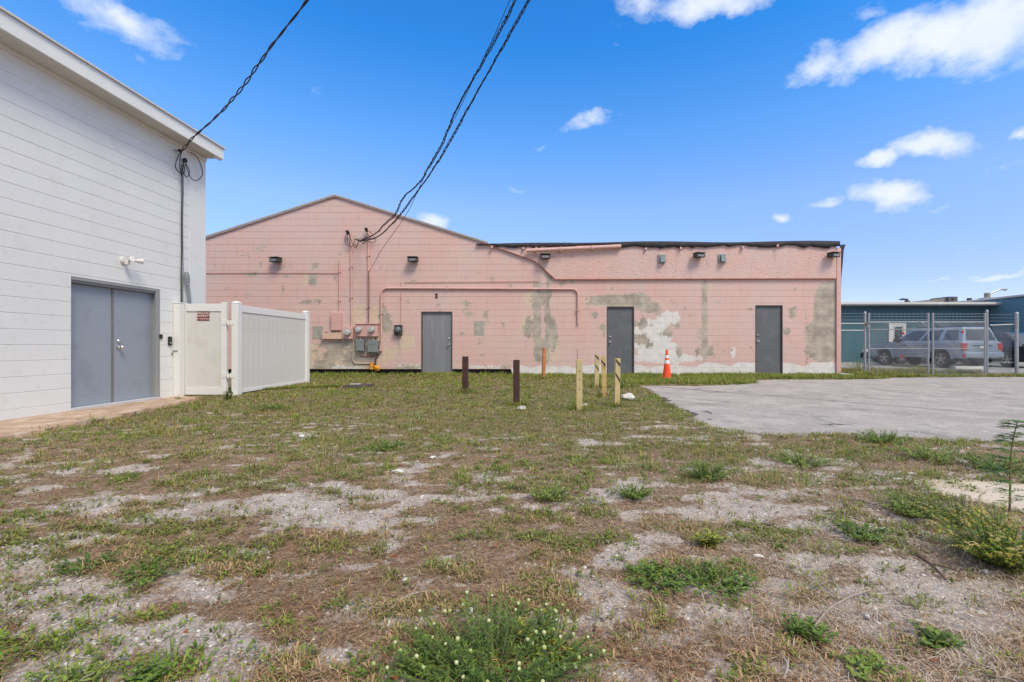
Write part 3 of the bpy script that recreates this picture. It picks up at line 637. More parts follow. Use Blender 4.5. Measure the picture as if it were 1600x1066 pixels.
MB().lathe((XL+.03, c.y, c.z-.035), [(.018, 0), (.016, .004)], 'x', 12).build('button', m_galv, o, smooth=True)
c = WL(251, 526); o = MB().box(XL-.002, XL+.025, c.y-.028, c.y+.02, c.z-.038, c.z+.038).build('door_contact', m_black, bevel=.006); props(o, 'tiny black sensor box on the right edge of the double door frame', 'sensor')
# service conduit that leans behind the gate
a = WL(291, 425, .09); b = WL(293, 443, .08); c2 = WL(297, 478, .06)
o = thing('service_conduit', 'grey conduit with weatherhead leaning up from behind the white gate', 'conduit', WL(297, 600, .05))
MB().tube([a, a+(b-a)*.35, b], [.030, .046, .036], 12).build('weatherhead', m_galv, o, smooth=True)
MB().tube([b, c2, WL(299, 590, .05)], .027, 10).build('pipe', m_galv, o, smooth=True)
MB().tube([b+Vector((0, 0, .03)), b-Vector((0, 0, .03))], .036, 12).build('collar', m_galv, o, smooth=True)
# cables on the white wall
m_cable = mat('black_cable', (.018, .018, .02), .6, .2, 5, .1)
o = thing('cable_drop', 'black cable running down the white wall with loose coils at its top', 'cable', WL(284, 470, .03))
MB().tube([WL(284, 256, .05), WL(284.5, 300, .025), WL(283.5, 345, .03), WL(284, 390, .025), WL(283, 430, .03), WL(283.5, 474, .02)], .009, 6).build('run', m_cable, o, smooth=True)
MB().tube([WL(286, 258, .05), WL(286.5, 300, .035), WL(285.3, 345, .04), WL(286, 420, .03), WL(285.5, 474, .03)], .005, 6).build('run', m_cable, o, smooth=True)
def smooth_pts(P, k=6):
    P = [Vector(p) for p in P]; out = []
    for i in range(len(P)-1):
        p0, p1, p2, p3 = P[max(i-1, 0)], P[i], P[i+1], P[min(i+2, len(P)-1)]
        for j in range(k):
            t = j/k; out.append(.5*((2*p1)+(p2-p0)*t+(2*p0-5*p1+4*p2-p3)*t*t+(3*p1-p0-3*p2+p3)*t**3))
    return out+[P[-1]]
for pl in ([(283, 236), (277, 248), (274, 260), (278, 268), (285, 271), (289, 266), (286, 254)], [(290, 256), (296, 268), (292, 277), (286, 268), (287, 256)],
           [(298, 238), (308, 246), (315, 262), (316, 274), (308, 282), (299, 279), (293, 266), (289, 256)], [(284, 237), (281, 250), (282, 268), (284, 276)]):
    MB().tube(smooth_pts([WL(x, y, .06+.02*i % .05) for i, (x, y) in enumerate(pl)]), .0075, 6).build('coil', m_cable, o, smooth=True)
c = WL(289, 254, .05); MB().lathe(c, [(.0, 0), (.035, .0), (.04, .05), (.02, .08)], 'z', 12).build('weatherhead', m_black, o, smooth=True)
c = WL(272, 235, 0); MB().tube([c, c+Vector((.10, 0, 0))], .014, 8).build('anchor', m_galv, o); MB().lathe(c+Vector((.1, 0, -.02)), [(.02, 0), (.03, .02), (.02, .04)], 'z', 10).build('insulator', m_black, o)
MB().tube(smooth_pts([c+Vector((.1, 0, 0)), WL(279, 237, .1), WL(283, 236, .08)]), .008, 6).build('coil', m_cable, o)

# overhead wires: each follows a straight plan line to a pole behind the camera
def wire_pts(pix, A, B, ext):
    A = Vector(A); B = Vector(B); out = []
    for (px, py) in pix:
        k = (px-AX)/F; d = B-A; t = (k*A.y-A.x)/(d.x-k*d.y); p = A+d*t
        out.append(Vector((p.x, p.y, CZ+(AY-py)/F*p.y)))
    d = (out[-1]-out[-2]); d = d/abs(d.y)
    last = out[-1]
    out.append(last+d*2.0+Vector((0, 0, .02))); out.append(Vector(ext))
    return out
def twisted(name, lab, P, strands, r, hr, pitch, wob=0, seed=0):
    o = thing(name, lab, 'cable', P[0]); S = smooth_pts(P, 26); L = 0; rr = random.Random(seed); ph = rr.uniform(0, 6)
    for s in range(strands):
        pts = []; L = 0
        for i, p in enumerate(S):
            if i: L += (p-S[i-1]).length
            t = (S[min(i+1, len(S)-1)]-S[max(i-1, 0)]).normalized(); u = t.cross(Vector((0, 0, 1))).normalized(); w = t.cross(u)
            a = 2*math.pi*(L/pitch+s/strands)+.9*math.sin(L*1.7+ph); h = hr*(1+.6*math.sin(L*2.3+s+ph))
            wv = u*math.sin(L*2.1+ph)*wob+w*math.sin(L*1.3+ph*2)*wob
            pts.append(p+(u*math.cos(a)+w*math.sin(a))*h+wv)
        MB().tube(pts, r, 5).build('strand', m_cable, o, smooth=True)
    return o
A0 = (PX(562), YW-.12); POLE = (7.5, -1.5, 11.8)
twisted('service_wire', 'left wavier bundle of black wires sagging to the pink gable', wire_pts([(562, 376), (585, 366), (600, 351), (618, 336), (627, 318), (634, 306), (648, 292), (660, 276), (668, 260), (692, 222), (715, 172), (742, 120), (768, 70), (790, 30), (806, 0)], A0, (POLE[0], POLE[1]), POLE), 3, .009, .016, .42, .022, 1)
twisted('service_wire', 'right straighter bundle of black wires sagging to the pink gable', wire_pts([(562, 377), (588, 371), (608, 354), (628, 332), (650, 303), (668, 278), (694, 236), (730, 172), (768, 104), (798, 50), (826, 0)], (PX(562), YW-.14), (POLE[0]+.3, POLE[1]), (POLE[0]+.3, POLE[1], POLE[2]-.3)), 3, .009, .014, .55, .006, 2)
P = wire_pts([(577, 425), (598, 388), (621, 356), (640, 326), (656, 291), (672, 258), (700, 206), (738, 128), (772, 56), (797, 0)], (PX(577), YW-.06), (POLE[0]-.3, POLE[1]), (POLE[0]-.3, POLE[1], POLE[2]-.6))
o = MB().tube(smooth_pts(P, 8), .0065, 5).build('telephone_wire', m_cable, smooth=True); props(o, 'single thin black wire running straight down to the pink wall', 'cable')
q = WL(283, 236, .10)
twisted('service_wire', 'black twisted cable from the eave of the white building up to the sky', wire_pts([(284, 236), (305, 212), (330, 190), (357, 162), (385, 128), (415, 85), (447, 42), (480, 0)], (q.x, q.y), (POLE[0], POLE[1]), (POLE[0], POLE[1], POLE[2]-.2)), 2, .009, .012, .6, .004, 3)

# ------------------------------------------------------------------ fittings on the pink wall
o = thing('weatherhead_wiring', 'loose black wire loops and two weatherheads high on the pink gable', 'wiring', (PX(560), YW-.1, PZ(376)))
for (x, y) in ((546, 363), (575, 359)):
    MB().tube([(PX(x), YW-.10, PZ(y+5)), (PX(x)-.01, YW-.13, PZ(y)), (PX(x)-.01, YW-.2, PZ(y+1))], [.035, .05, .03], 10).build('weatherhead', m_black, o, smooth=True)
for pl in ([(545, 364), (542, 374), (543, 383), (549, 387), (555, 384), (557, 375)], [(548, 364), (550, 374), (548, 384), (545, 380), (546, 366)], [(547, 364), (552, 378), (557, 388), (562, 380)],
           [(574, 360), (577, 368), (582, 373), (577, 374), (571, 371)], [(575, 360), (584, 368), (589, 377), (584, 380), (575, 379), (569, 382), (566, 377)], [(562, 377), (566, 374), (572, 378), (570, 382)]):
    MB().tube(smooth_pts([(PX(x), YW-.12-.03*math.sin(i*1.7), PZ(y)) for i, (x, y) in enumerate(pl)]), .009, 6).build('loop', m_cable, o, smooth=True)
MB().tube([(PX(561), YW-.045, PZ(376)), (PX(561), YW-.14, PZ(376))], .02, 8).build('anchor', m_galv, o)
MB().tube([(PX(558), YW-.1, PZ(375)), (PX(564), YW-.14, PZ(378))], .025, 8).build('anchor', m_black, o)

def conduit(lab, pix, r, m, cat='pipe', off=.0, straps=()):
    P = [Vector((PX(x), YW-r-.012-off, PZ(y))) for x, y in pix]; o = thing('conduit', lab, cat, (P[-1].x, YW, min(p.z for p in P)))
    MB().tube(P, r, 10).build('pipe', m, o, smooth=True)
    for (x, y, v) in straps:
        X, Z = PX(x), PZ(y)
        (MB().box(X-r*1.9, X+r*1.9, YW-2*r-.02-off, YW-.004, Z-.014, Z+.014) if v else MB().box(X-.014, X+.014, YW-2*r-.02-off, YW-.004, Z-r*1.9, Z+r*1.9)).build('strap', m, o)
    return o
def arc(cx, cy, r, a0, a1, n=6): return [(cx+r*math.cos(R(a0+(a1-a0)*i/n)), cy-r*math.sin(R(a0+(a1-a0)*i/n))) for i in range(n+1)]
conduit('fat pink pipe bent over the first grey door like a long arch', [(596.5, 548)]+arc(606, 460, 9.5, 180, 90)+arc(894, 461, 9, 90, 0)+[(903, 507)], .030, m_pinkp, straps=((596.5, 490, 1), (700, 450.6, 0), (800, 450.8, 0), (903, 485, 1)))
conduit('pink conduit left of the wire loops down to the single round meter', [(549, 366), (550, 511)], .024, m_pinkp, straps=((549.5, 417, 1), (549.7, 465, 1)))
conduit('pink conduit right of the wire loops down to the twin meter cabinet', [(576, 362), (576.5, 507)], .024, m_pinkp, straps=((576.3, 400, 1), (576.4, 480, 1)))
conduit('black cable clipped down the pink wall below the thin overhead wire', [(577.5, 424), (578, 460), (577.3, 506)], .009, m_cable, 'cable', off=.055)
conduit('short pink conduit above the tall pink box left of the meters', [(531, 411), (531, 489)], .020, m_pinkp, straps=((531, 425, 1), (531, 470, 1)))
conduit('thin pink conduit above the small black meter', [(627, 440), (627, 508)], .010, m_pinkp, straps=((627, 466, 1),))
conduit('beige pipe bending along the wall foot to the yellow gas regulator', [(553, 530), (552, 562)]+arc(558, 562, 6, 180, 270)+[(586, 568)], .018, mat('beige_pipe', (.55, .45, .34), .7, .1), straps=((552, 548, 1),))
conduit('thin dark conduit on the pink wall right of the fat arch', [(902.5, 545), (902.5, 578)], .007, m_pinkp)
conduit('short rusty pipe stub under the twin meter cabinet', [(563, 556.5), (590, 556.5)], .012, mat('rusty_pipe', (.38, .18, .10), .8, .25, 9), straps=())
# sills of joints on the wall: long raised lines of old trunking
conduit('long thin pink cable moulding across the gable left of the meters', [(321, 427), (400, 426.6), (528, 427)], .010, mat('moulding_pink', (.48, .25, .21), .8, .2, 6), 'moulding')
conduit('long thin pink cable moulding above the fat arched pipe', [(632, 441.5), (842, 440)], .008, MATS['moulding_pink'], 'moulding')

def box_on_wall(name, lab, cat, x0, y0, x1, y1, dep, m, bevel=.01, lid=True):
    o = thing(name, lab, cat, (PX((x0+x1)/2), YW, PZ(y1)))
    MB().box(PX(x0), PX(x1), YW-dep, YW-.002, PZ(y1), PZ(y0)).build('case', m, o, bevel=bevel)
    if lid: MB().box(PX(x0)+.012, PX(x1)-.012, YW-dep-.014, YW-dep-.001, PZ(y1)+.02, PZ(y0)-.02).build('cover', m, o, bevel=.004)
    return o
m_glass = mat('meter_glass', (.45, .46, .45), .12, .1, 6, 0, spec=.8)
def meter_dial(o, x, y, r=.075, yb=.12):
    c = (PX(x), YW-yb, PZ(y))
    d = MB().lathe(c, [(r*1.15, 0), (r*1.15, .02), (r, .025)], 'y', 22).build('meter_ring', m_galv, o, smooth=True)
    g = MB().lathe((c[0], c[1]-.025, c[2]), [(r, 0), (r, .07), (r*.85, .10), (r*.3, .11)], 'y', 22).build('glass_dome', m_glass, o, smooth=True)
    MB().box(c[0]-r*.55, c[0]+r*.55, c[1]-.137, c[1]-.133, c[2]-r*.2, c[2]+r*.25).build('dial_plate', m_lamp, o)
    MB().box(c[0]-r*.35, c[0]+r*.35, c[1]-.140, c[1]-.1375, c[2]-r*.02, c[2]+r*.12).build('display', m_black, o)
box_on_wall('junction_box', 'tall flat pink box above the beige wire trough', 'electrical box', 520, 489, 535, 517, .12, m_pinkp)
o = thing('wire_trough', 'short beige wire trough with open knockouts left of the meters', 'trough', (PX(520), YW, PZ(530)))
m_tr = mat('beige_trough', (.60, .42, .32), .7, .1, 5, .1, dirt=[((.35, .2, .14), 12, .6, .6)])
MB().box(PX(505.5), PX(536), YW-.12, YW-.002, PZ(530), PZ(520)).build('case', m_tr, o, bevel=.008)
for x in (511, 522): MB().box(PX(x-2.3), PX(x+2.3), YW-.09, YW-.03, PZ(520), PZ(518.8)).build('knockout', m_black, o)
for x in (524, 528, 532): MB().tube([(PX(x), YW-.06, PZ(520)), (PX(x), YW-.06, PZ(515))], .018, 8).build('nipple', m_pinkp, o)
o = box_on_wall('electric_meter', 'single round glass meter on its own pink box', 'electric meter', 541.5, 511, 553.5, 530, .12, m_pinkp, lid=False); meter_dial(o, 546, 520, .095)
o = box_on_wall('electric_meter', 'wide pink cabinet carrying two round glass meters', 'electric meter', 558, 507, 592, 526, .14, m_pinkp, lid=False); meter_dial(o, 563.5, 515.7, .085, .14); meter_dial(o, 583.8, 515.7, .085, .14)
MB().box(PX(557), PX(593), YW-.17, YW-.003, PZ(507)+.002, PZ(507)+.02).build('rain_lip', m_pinkp, o)
m_gb = mat('grey_box', (.20, .225, .225), .55, .12, 5, .05)
for (x0, y0, x1, y1, lab) in ((558.5, 531, 571, 549, 'narrow grey switch box hanging left under the twin meters'), (576.5, 532, 593, 551, 'wider grey switch box hanging right under the twin meters')):
    o = box_on_wall('switch_box', lab, 'electrical box', x0, y0, x1, y1, .14, m_gb)
    MB().box(PX(x1)-.004, PX(x1)+.03, YW-.11, YW-.07, PZ((y0+y1)/2)-.06, PZ((y0+y1)/2)+.02).build('lever', m_black, o, bevel=.006)
    MB().tube([(PX((x0+x1)/2), YW-.07, PZ(y0)), (PX((x0+x1)/2), YW-.07, PZ(526.2))], .022, 8).build('nipple', m_pinkp, o)
    if x0 > 570: MB().box(PX(x0+3), PX(x1-3), YW-.160, YW-.1545, PZ(y0+5.5), PZ(y0+3.5)).build('nameplate', m_galv, o)
box_on_wall('junction_box', 'small pink box touching the right grey switch box', 'electrical box', 593.8, 540, 597.8, 549, .09, m_pinkp, lid=False)
o = box_on_wall('electric_meter', 'black socket with dark round meter left of the streaky door', 'electric meter', 617.5, 508, 629, 524, .10, m_dk, lid=False)
c = (PX(623.2), YW-.10, PZ(516)); MB().lathe(c, [(.10, 0), (.10, .02), (.085, .025), (.08, .08), (.05, .1)], 'y', 20).build('meter_dome', mat('smoky_glass', (.10, .12, .13), .15, spec=.8), o, smooth=True)
# gas regulator
o = thing('gas_regulator', 'yellow gas regulator and valve at the foot of the pink wall', 'gas regulator', (PX(588), YW-.15, .1))
m_yel = mat('gas_yellow', (.62, .28, .03), .6, .1, 6, .05, dirt=[((.35, .16, .04), 14, .62, .6)])
c = (PX(592), YW-.16, PZ(575)); MB().lathe(c, [(.04, -.03), (.08, -.025), (.10, 0), (.08, .025), (.04, .04), (.025, .07)], 'y', 18).build('diaphragm', m_yel, o, smooth=True)
MB().tube([(PX(583), YW-.15, PZ(577)), (PX(583), YW-.15, PZ(566))], .06, 10).build('valve_body', m_yel, o, smooth=True)
MB().tube([(PX(583), YW-.15, PZ(572)), (PX(594), YW-.15, PZ(572))], .035, 10).build('union', m_yel, o, smooth=True)
MB().tube([(PX(589), YW-.15, 0), (PX(589), YW-.15, PZ(562)), (PX(591), YW-.10, PZ(556)), (PX(591), YW-.04, PZ(554))], .02, 8).build('riser', m_cable, o, smooth=True)
MB().lathe((PX(591), YW-.05, PZ(555)), [(.04, 0), (.04, .03)], 'y', 12).build('cap', m_black, o)
# vent hole
o = thing('wall_vent', 'tiny dark slot vent above the streaky grey door', 'vent', (PX(682), YW, PZ(466)))
MB().box(PX(680), PX(684), YW-.010, YW-.001, PZ(466.5), PZ(458.5)).build('frame', mat('vent_rust', (.30, .13, .10), .8, .2), o)
MB().box(PX(680.6), PX(683.4), YW-.012, YW-.0105, PZ(462), PZ(459)).build('slot', m_black, o); MB().box(PX(680.6), PX(683.4), YW-.012, YW-.0105, PZ(466), PZ(463.2)).build('slot', m_black, o)
# patches screwed/plastered over old openings
m_patch = mat('raw_cement', (.36, .335, .29), .95, .2, 8, .5, 70, dirt=[((.24, .22, .18), 5, .55, .7)])
for (x0, y0, x1, y1, lab) in ((488.5, 510, 504.5, 530, 'square grey cement patch left of the beige trough'), (740.5, 502, 756, 524, 'square grey cement patch right of the streaky grey door')):
    o = MB().box(PX(x0), PX(x1), YW-.006, YW-.0005, PZ(y1), PZ(y0)).build('cement_patch', m_patch); props(o, lab, 'patch')

lamps = [(437, 408, 'black floodlight above the white fence, leftmost on the pink wall'), (647.5, 407.5, 'black floodlight between the wire loops and the streaky door'), (852, 403.5, 'black floodlight under the loose pink gutter'),
         (1087, 401.5, 'black floodlight between the two small galvanised boxes'), (1294, 401, 'black floodlight beside the corner downspout')]
lamp0 = None
def copy_tree(o, parent=None):
    c = o.copy(); C.objects.link(c); c.parent = parent
    for ch in list(o.children): copy_tree(ch, c)
    return c
for i, (x, y, lab) in enumerate(lamps):
    pos = Vector((PX(x), YW-.0 if x < 757 else YW-.045, PZ(y)))
    if lamp0 is None:
        o = lamp0 = thing('wall_lamp', lab, 'floodlight', pos, 'black floodlights along the pink wall')
        X, Y, Z = pos
        MB().box(X-.06, X+.06, Y-.05, Y-.001, Z-.05, Z+.05).build('mount', m_dk, o, bevel=.008)
        MB().hexa([(X-.15, Y-.26, Z-.07), (X+.15, Y-.26, Z-.07), (X+.15, Y-.04, Z-.045), (X-.15, Y-.04, Z-.045), (X-.15, Y-.26, Z+.045), (X+.15, Y-.26, Z+.045), (X+.13, Y-.04, Z+.085), (X-.13, Y-.04, Z+.085)]).build('housing', m_dk, o, bevel=.014)
        MB().box(X-.105, X+.105, Y-.268, Y-.262, Z-.045, Z+.02).build('lens', mat('lamp_lens', (.20, .20, .20), .15, .1, spec=.8), o, bevel=.002)
        MB().box(X-.16, X+.16, Y-.285, Y-.05, Z+.046+.02, Z+.058+.03).build('visor', m_dk, o, bevel=.006)
    else:
        o = copy_tree(lamp0); o.location = pos; o['label'] = lab; o.rotation_euler.z = {1: 0, 2: 0, 3: R(14), 4: R(16)}[i]
lamp0.rotation_euler.z = R(-14)
for (x, y, lab) in ((1033, 405, 'small galvanised box left of the middle parapet floodlight'), (1127, 404.5, 'small galvanised box right of the middle parapet floodlight')):
    o = thing('exhaust_hood', lab, 'vent hood', (PX(x), YW-.045, PZ(y+7)))
    yb = YW-.045; x0, x1, z0, z1 = PX(x-5.5), PX(x+5.5), PZ(y+7), PZ(y-7)
    MB().box(x0, x1, yb-.05, yb-.001, z0, z1).build('case', m_galv, o, bevel=.006)
    MB().hexa([(x0+.04, yb-.15, z0+.02), (x1-.02, yb-.15, z0+.02), (x1-.02, yb-.051, z0+.02), (x0+.04, yb-.051, z0+.02), (x0+.05, yb-.10, z1-.06), (x1-.03, yb-.10, z1-.06), (x1-.03, yb-.051, z1-.02), (x0+.05, yb-.051, z1-.02)]).build('hood', mat('dark_galv', (.13, .16, .18), .5, .2, 8, metal=.3), o, bevel=.004)

# ------------------------------------------------------------------ white vinyl fence and gate
m_vin = mat('white_vinyl', (.70, .70, .685), .45, .03, 2, .03, 20, dirt=[((.50, .48, .43), 7, .70, .4)])
m_vin2 = mat('vinyl_infill', (.61, .60, .57), .5, .04, 1.2, .02, 20, dirt=[((.53, .51, .45), 1.6, .52, .5), ((.36, .32, .25), 9, .67, .6)])
YG = 8.41
o = thing('gate_post', 'white vinyl latch post fixed to the white wall beside the doorbell', 'fence post', (XL+.06, 8.3, 0))
MB().box(XL+.006, XL+.122, 8.27, 8.39, -.06, 1.70).build('shaft', m_vin, o, bevel=.006); MB().box(XL+.0, XL+.128, 8.264, 8.396, 1.702, 1.72).build('cap', m_vin, o, bevel=.005)
gx0, gx1 = (282-AX)/F*YG, (353.5-AX)/F*YG
gate = thing('vinyl_gate', 'white vinyl gate with maroon sign beside the white wall', 'gate', (gx0, YG+.03, 0))
gz0, gz1 = .02, 1.715
mb = MB().box(gx0, gx0+.10, YG+.0, YG+.06, gz0, gz1); mb.build('stile', m_vin, gate, bevel=.005); MB().box(gx1-.10, gx1, YG, YG+.06, gz0, gz1+.02).build('stile', m_vin, gate, bevel=.005)
MB().box(gx0+.10, gx1-.10, YG+.004, YG+.055, gz1-.15, gz1-.01).build('rail', m_vin, gate, bevel=.005); MB().box(gx0+.10, gx1-.10, YG+.004, YG+.055, gz0, gz0+.14).build('rail', m_vin, gate, bevel=.005)
n = 4; w = (gx1-gx0-.2)/n
for i in range(n): MB().box(gx0+.10+i*w+.0004, gx0+.10+(i+1)*w-.0004, YG+.02, YG+.04, gz0+.141, gz1-.151).build('board', m_vin2, gate, bevel=.002, bseg=1)
for z in (.62+.74, .36+.02):
    h = MB().box(gx1-.08, gx1-.003, YG-.008, YG-.001, z-.045, z+.045); h.box(gx1+.07, gx1+.14, YG-.008, YG-.001, z-.045, z+.045); h.tube([(gx1+.035, YG-.01, z-.05), (gx1+.035, YG-.01, z+.05)], .014, 8); h.box(gx1-.003, gx1+.07, YG-.007, YG-.002, z-.02, z+.02)
    hh = h.build('hinge', m_vin, gate, bevel=0)
# latch handle and padlock
zc = CZ+(AY-551)/F*YG; xc = (278-AX)/F*YG
MB().tube(smooth_pts([(gx0+.03, YG-.001, CZ+(AY-528)/F*YG), (gx0+.04, YG-.05, CZ+(AY-531)/F*YG), (gx0+.04, YG-.05, CZ+(AY-536)/F*YG), (gx0+.03, YG-.001, CZ+(AY-539)/F*YG)]), .009, 6).build('pull_handle', m_galv, gate, smooth=True)
MB().box(xc-.02, gx0+.06, YG-.15, YG-.14, zc+.02, zc+.045).build('hasp', m_galv, gate)
o = thing('padlock', 'small brass padlock hanging on the gate latch', 'padlock', (xc, YG-.16, zc-.05))
MB().box(xc-.03, xc+.03, YG-.18, YG-.152, zc-.05, zc+.0).build('body', mat('brass', (.35, .26, .12), .45, .2, 9, metal=.7), o, bevel=.008)
MB().tube(smooth_pts([(xc-.018, YG-.166, zc-.005), (xc-.018, YG-.166, zc+.03), (xc, YG-.166, zc+.045), (xc+.018, YG-.166, zc+.03), (xc+.018, YG-.166, zc-.005)]), .005, 6).build('shackle', m_steel, o, smooth=True)
# sign
sx, sz = (316.7-AX)/F*YG, CZ+(AY-494)/F*YG
sg = thing('gate_sign', 'maroon private property sign with pale lettering on the white gate', 'sign', (sx, YG, sz-.08))
m_sign = mat('sign_maroon', (.20, .025, .025), .45, .08, 5, 0); m_let = mat('sign_white', (.80, .72, .70), .6, .02, 5, 0)
MB().box(sx-.112, sx+.112, YG+.012, YG+.017, sz-.083, sz+.083).build('plate', m_sign, sg)
for s, size, dz in (('PRIVATE', .056, .048), ('PROPERTY', .056, .0), ('NO TRESPASSING', .033, -.052)):
    text_mesh('lettering', s, size, m_let, sg, (sx, YG+.0105, sz+dz), (R(90), 0, 0), .0008)
# run of fence going back
fx = (361.5-AX)/F*YG
def vpost(x, y, lab, ztop, z0=-.06):
    o = thing('fence_post', lab, 'fence post', (x+.06, y+.06, 0))
    MB().box(x, x+.122, y, y+.122, z0, ztop-.02).build('shaft', m_vin, o, bevel=.006)
    MB().hexa([(x-.006, y-.006, ztop-.018), (x+.128, y-.006, ztop-.018), (x+.128, y+.128, ztop-.018), (x-.006, y+.128, ztop-.018), (x+.03, y+.03, ztop+.02), (x+.09, y+.03, ztop+.02), (x+.09, y+.09, ztop+.02), (x+.03, y+.09, ztop+.02)]).build('cap', m_vin, o, bevel=.003)
vpost(fx, YG, 'tall white vinyl post between the gate and the long panel', 1.735); vpost(fx, 10.93, 'far white vinyl post at the end of the long panel', 1.755)
pn = thing('vinyl_fence', 'long solid white vinyl panel running back from the gate', 'fence', (fx+.06, 9.7, 0))
y0, y1 = YG+.123, 10.929; xa = fx+.095
MB().box(xa-.045, xa, y0, y1, 1.56, 1.69).build('rail', m_vin, pn, bevel=.005); MB().box(xa-.045, xa, y0, y1, .045, .11).build('rail', m_vin, pn, bevel=.005)
n = 15; w = (y1-y0)/n
bd = None
for i in range(n):
    if bd is None: bd = MB().box(xa-.033, xa-.014, y0+.0005, y0+w-.0005, .111, 1.559).build('board', m_vin2, pn, bevel=.002, bseg=1)
    else:
        c = bd.copy(); C.objects.link(c); c.location.y += i*w

# ------------------------------------------------------------------ bollards, cone, litter
def gh(x, y): return float(gz(np.array([x]), np.array([y]))[0])
def ywear(name, base, k):
    return mat(name, base, .75, .12, 9, .3, 50, dirt=k)
BOL = [(727, 559, 616, .098, 0, 0, 'dark brown square steel post, leftmost of the posts'), (807, 561, 632, .088, 0, .0, 'dark brown square steel post with torn pale base'),
       (849, 546, 594, .11, 1, .02, 'orange rusted round post standing nearest the pink wall'), (905, 561, 641, .086, 2, .0, 'yellow post standing alone left of the other yellow ones, nearest the camera'),
       (932, 554.5, 606, .088, 3, .01, 'farthest and thinnest yellow post with a black diagonal stripe'), (945, 557, 620, .080, 4, -.025, 'yellow post with brown stains standing in the middle of the yellow row'),
       (963, 559, 633, .082, 5, .015, 'rightmost yellow post with black diagonal stripes beside white debris')]
mb0 = mat('brown_post', (.065, .030, .026), .75, .2, 6, .3, 40, dirt=[((.12, .05, .035), 12, .6, .5)])
mb1 = mat('rust_post', (.42, .17, .07), .85, .2, 9, .4, 40, dirt=[((.55, .32, .18), 8, .55, .7), ((.2, .08, .04), 15, .58, .7)])
my = mat('yellow_post', (.52, .41, .20), .75, .12, 7, .3, 50, dirt=[((.42, .36, .24), 4, .5, .6), ((.22, .12, .06), 13, .62, .8), ((.30, .13, .05), 6, .66, .7)])
my2 = mat('yellow_brown_post', (.54, .38, .15), .75, .15, 7, .3, 50, dirt=[((.36, .16, .06), 6, .52, .8), ((.6, .5, .3), 9, .62, .6)])
m_stripe = mat('black_stripe', (.05, .035, .03), .8, .2, 8)
for (px, pt, pb, w, kind, tilt, lab) in BOL:
    x, y = G(px, pb); h = (pb-pt)/F*y; z = gh(x, y)
    o = thing('post', lab, 'post', (x, y, z-.05), 'steel posts standing in the grass'); o.rotation_euler = (R(random.uniform(-1, 1)), tilt*1.5, R(random.uniform(-12, 12)))
    hh = h+.05; m = {0: mb0, 1: mb1, 2: my, 3: my, 4: my2, 5: my}[kind]; a = w/2
    if kind == 1:
        MB().lathe((0, 0, 0), [(a, 0), (a, hh-.01), (a*.92, hh), (a*.80, hh), (a*.80, hh-.05)], 'z', 16).build('shaft', m, o, local=True, smooth=True)
    else:
        t = .008
        mb = MB(); mb.box(-a, a, -a, -a+t, 0, hh); mb.box(-a, a, a-t, a, 0, hh); mb.box(-a, -a+t, -a+t, a-t, 0, hh); mb.box(a-t, a, -a+t, a-t, 0, hh)
        mb.build('shaft', m, o, local=True, bevel=.0025, bseg=1)
        MB().box(-a+t, a-t, -a+t, a-t, hh-.06, hh-.03).build('infill', mat('dark_inside', (.04, .03, .025), .95), o, local=True)
        if kind >= 3:
            for (z0, z1) in ((hh*.86, hh*.97), (hh*.55, hh*.70)) if kind != 4 else ((hh*.78, hh*.90),):
                mb = MB(); 
                f = -a-.0015
                mb.hexa([(-a*.9, f, z1-.02), (a*.9, f, z0-.03), (a*.9, f+.001, z0-.03), (-a*.9, f+.001, z1-.02), (-a*.9, f, z1+.02), (a*.9, f, z0+.03), (a*.9, f+.001, z0+.03), (-a*.9, f+.001, z1+.02)])
                mb.build('stripe', m_stripe, o, local=True)
        if kind == 2:
            for zz in (.62, .5, .36): MB().lathe((0, -a-.001, zz), [(.009, 0), (.009, .001)], 'y', 10).build('bolt_hole', m_stripe, o, local=True)
# traffic cone
x, y = G(1042, 593); z = gh(x, y)
cone = thing('traffic_cone', 'orange traffic cone with two white bands by the pink wall', 'traffic cone', (x, y, z))
m_or = mat('cone_orange', (.85, .085, .02), .45, .06, 5, .05, dirt=[((.45, .10, .05), 9, .66, .5)]); m_wb = mat('cone_white', (.78, .78, .77), .5, .05, dirt=[((.5, .45, .42), 10, .62, .4)])
def cr(h): return .125-(.125-.028)*h/.80
def seg(h0, h1, m, nm, add=0): MB().lathe((0, 0, 0), [(cr(h0)+add, h0), (cr(h1)+add, h1)], 'z', 24).build(nm, m, cone, local=True, smooth=True)
MB().box(-.165, .165, -.165, .165, 0, .03).build('base', m_or, cone, local=True, bevel=.012)
seg(.03, .80, m_or, 'cone_body'); seg(.44, .54, m_wb, 'white_band', .002); seg(.595, .67, m_wb, 'white_band', .002)
MB().lathe((0, 0, 0), [(.028, .80), (.034, .805), (.030, .83)], 'z', 16).build('tip', m_or, cone, local=True, smooth=True)

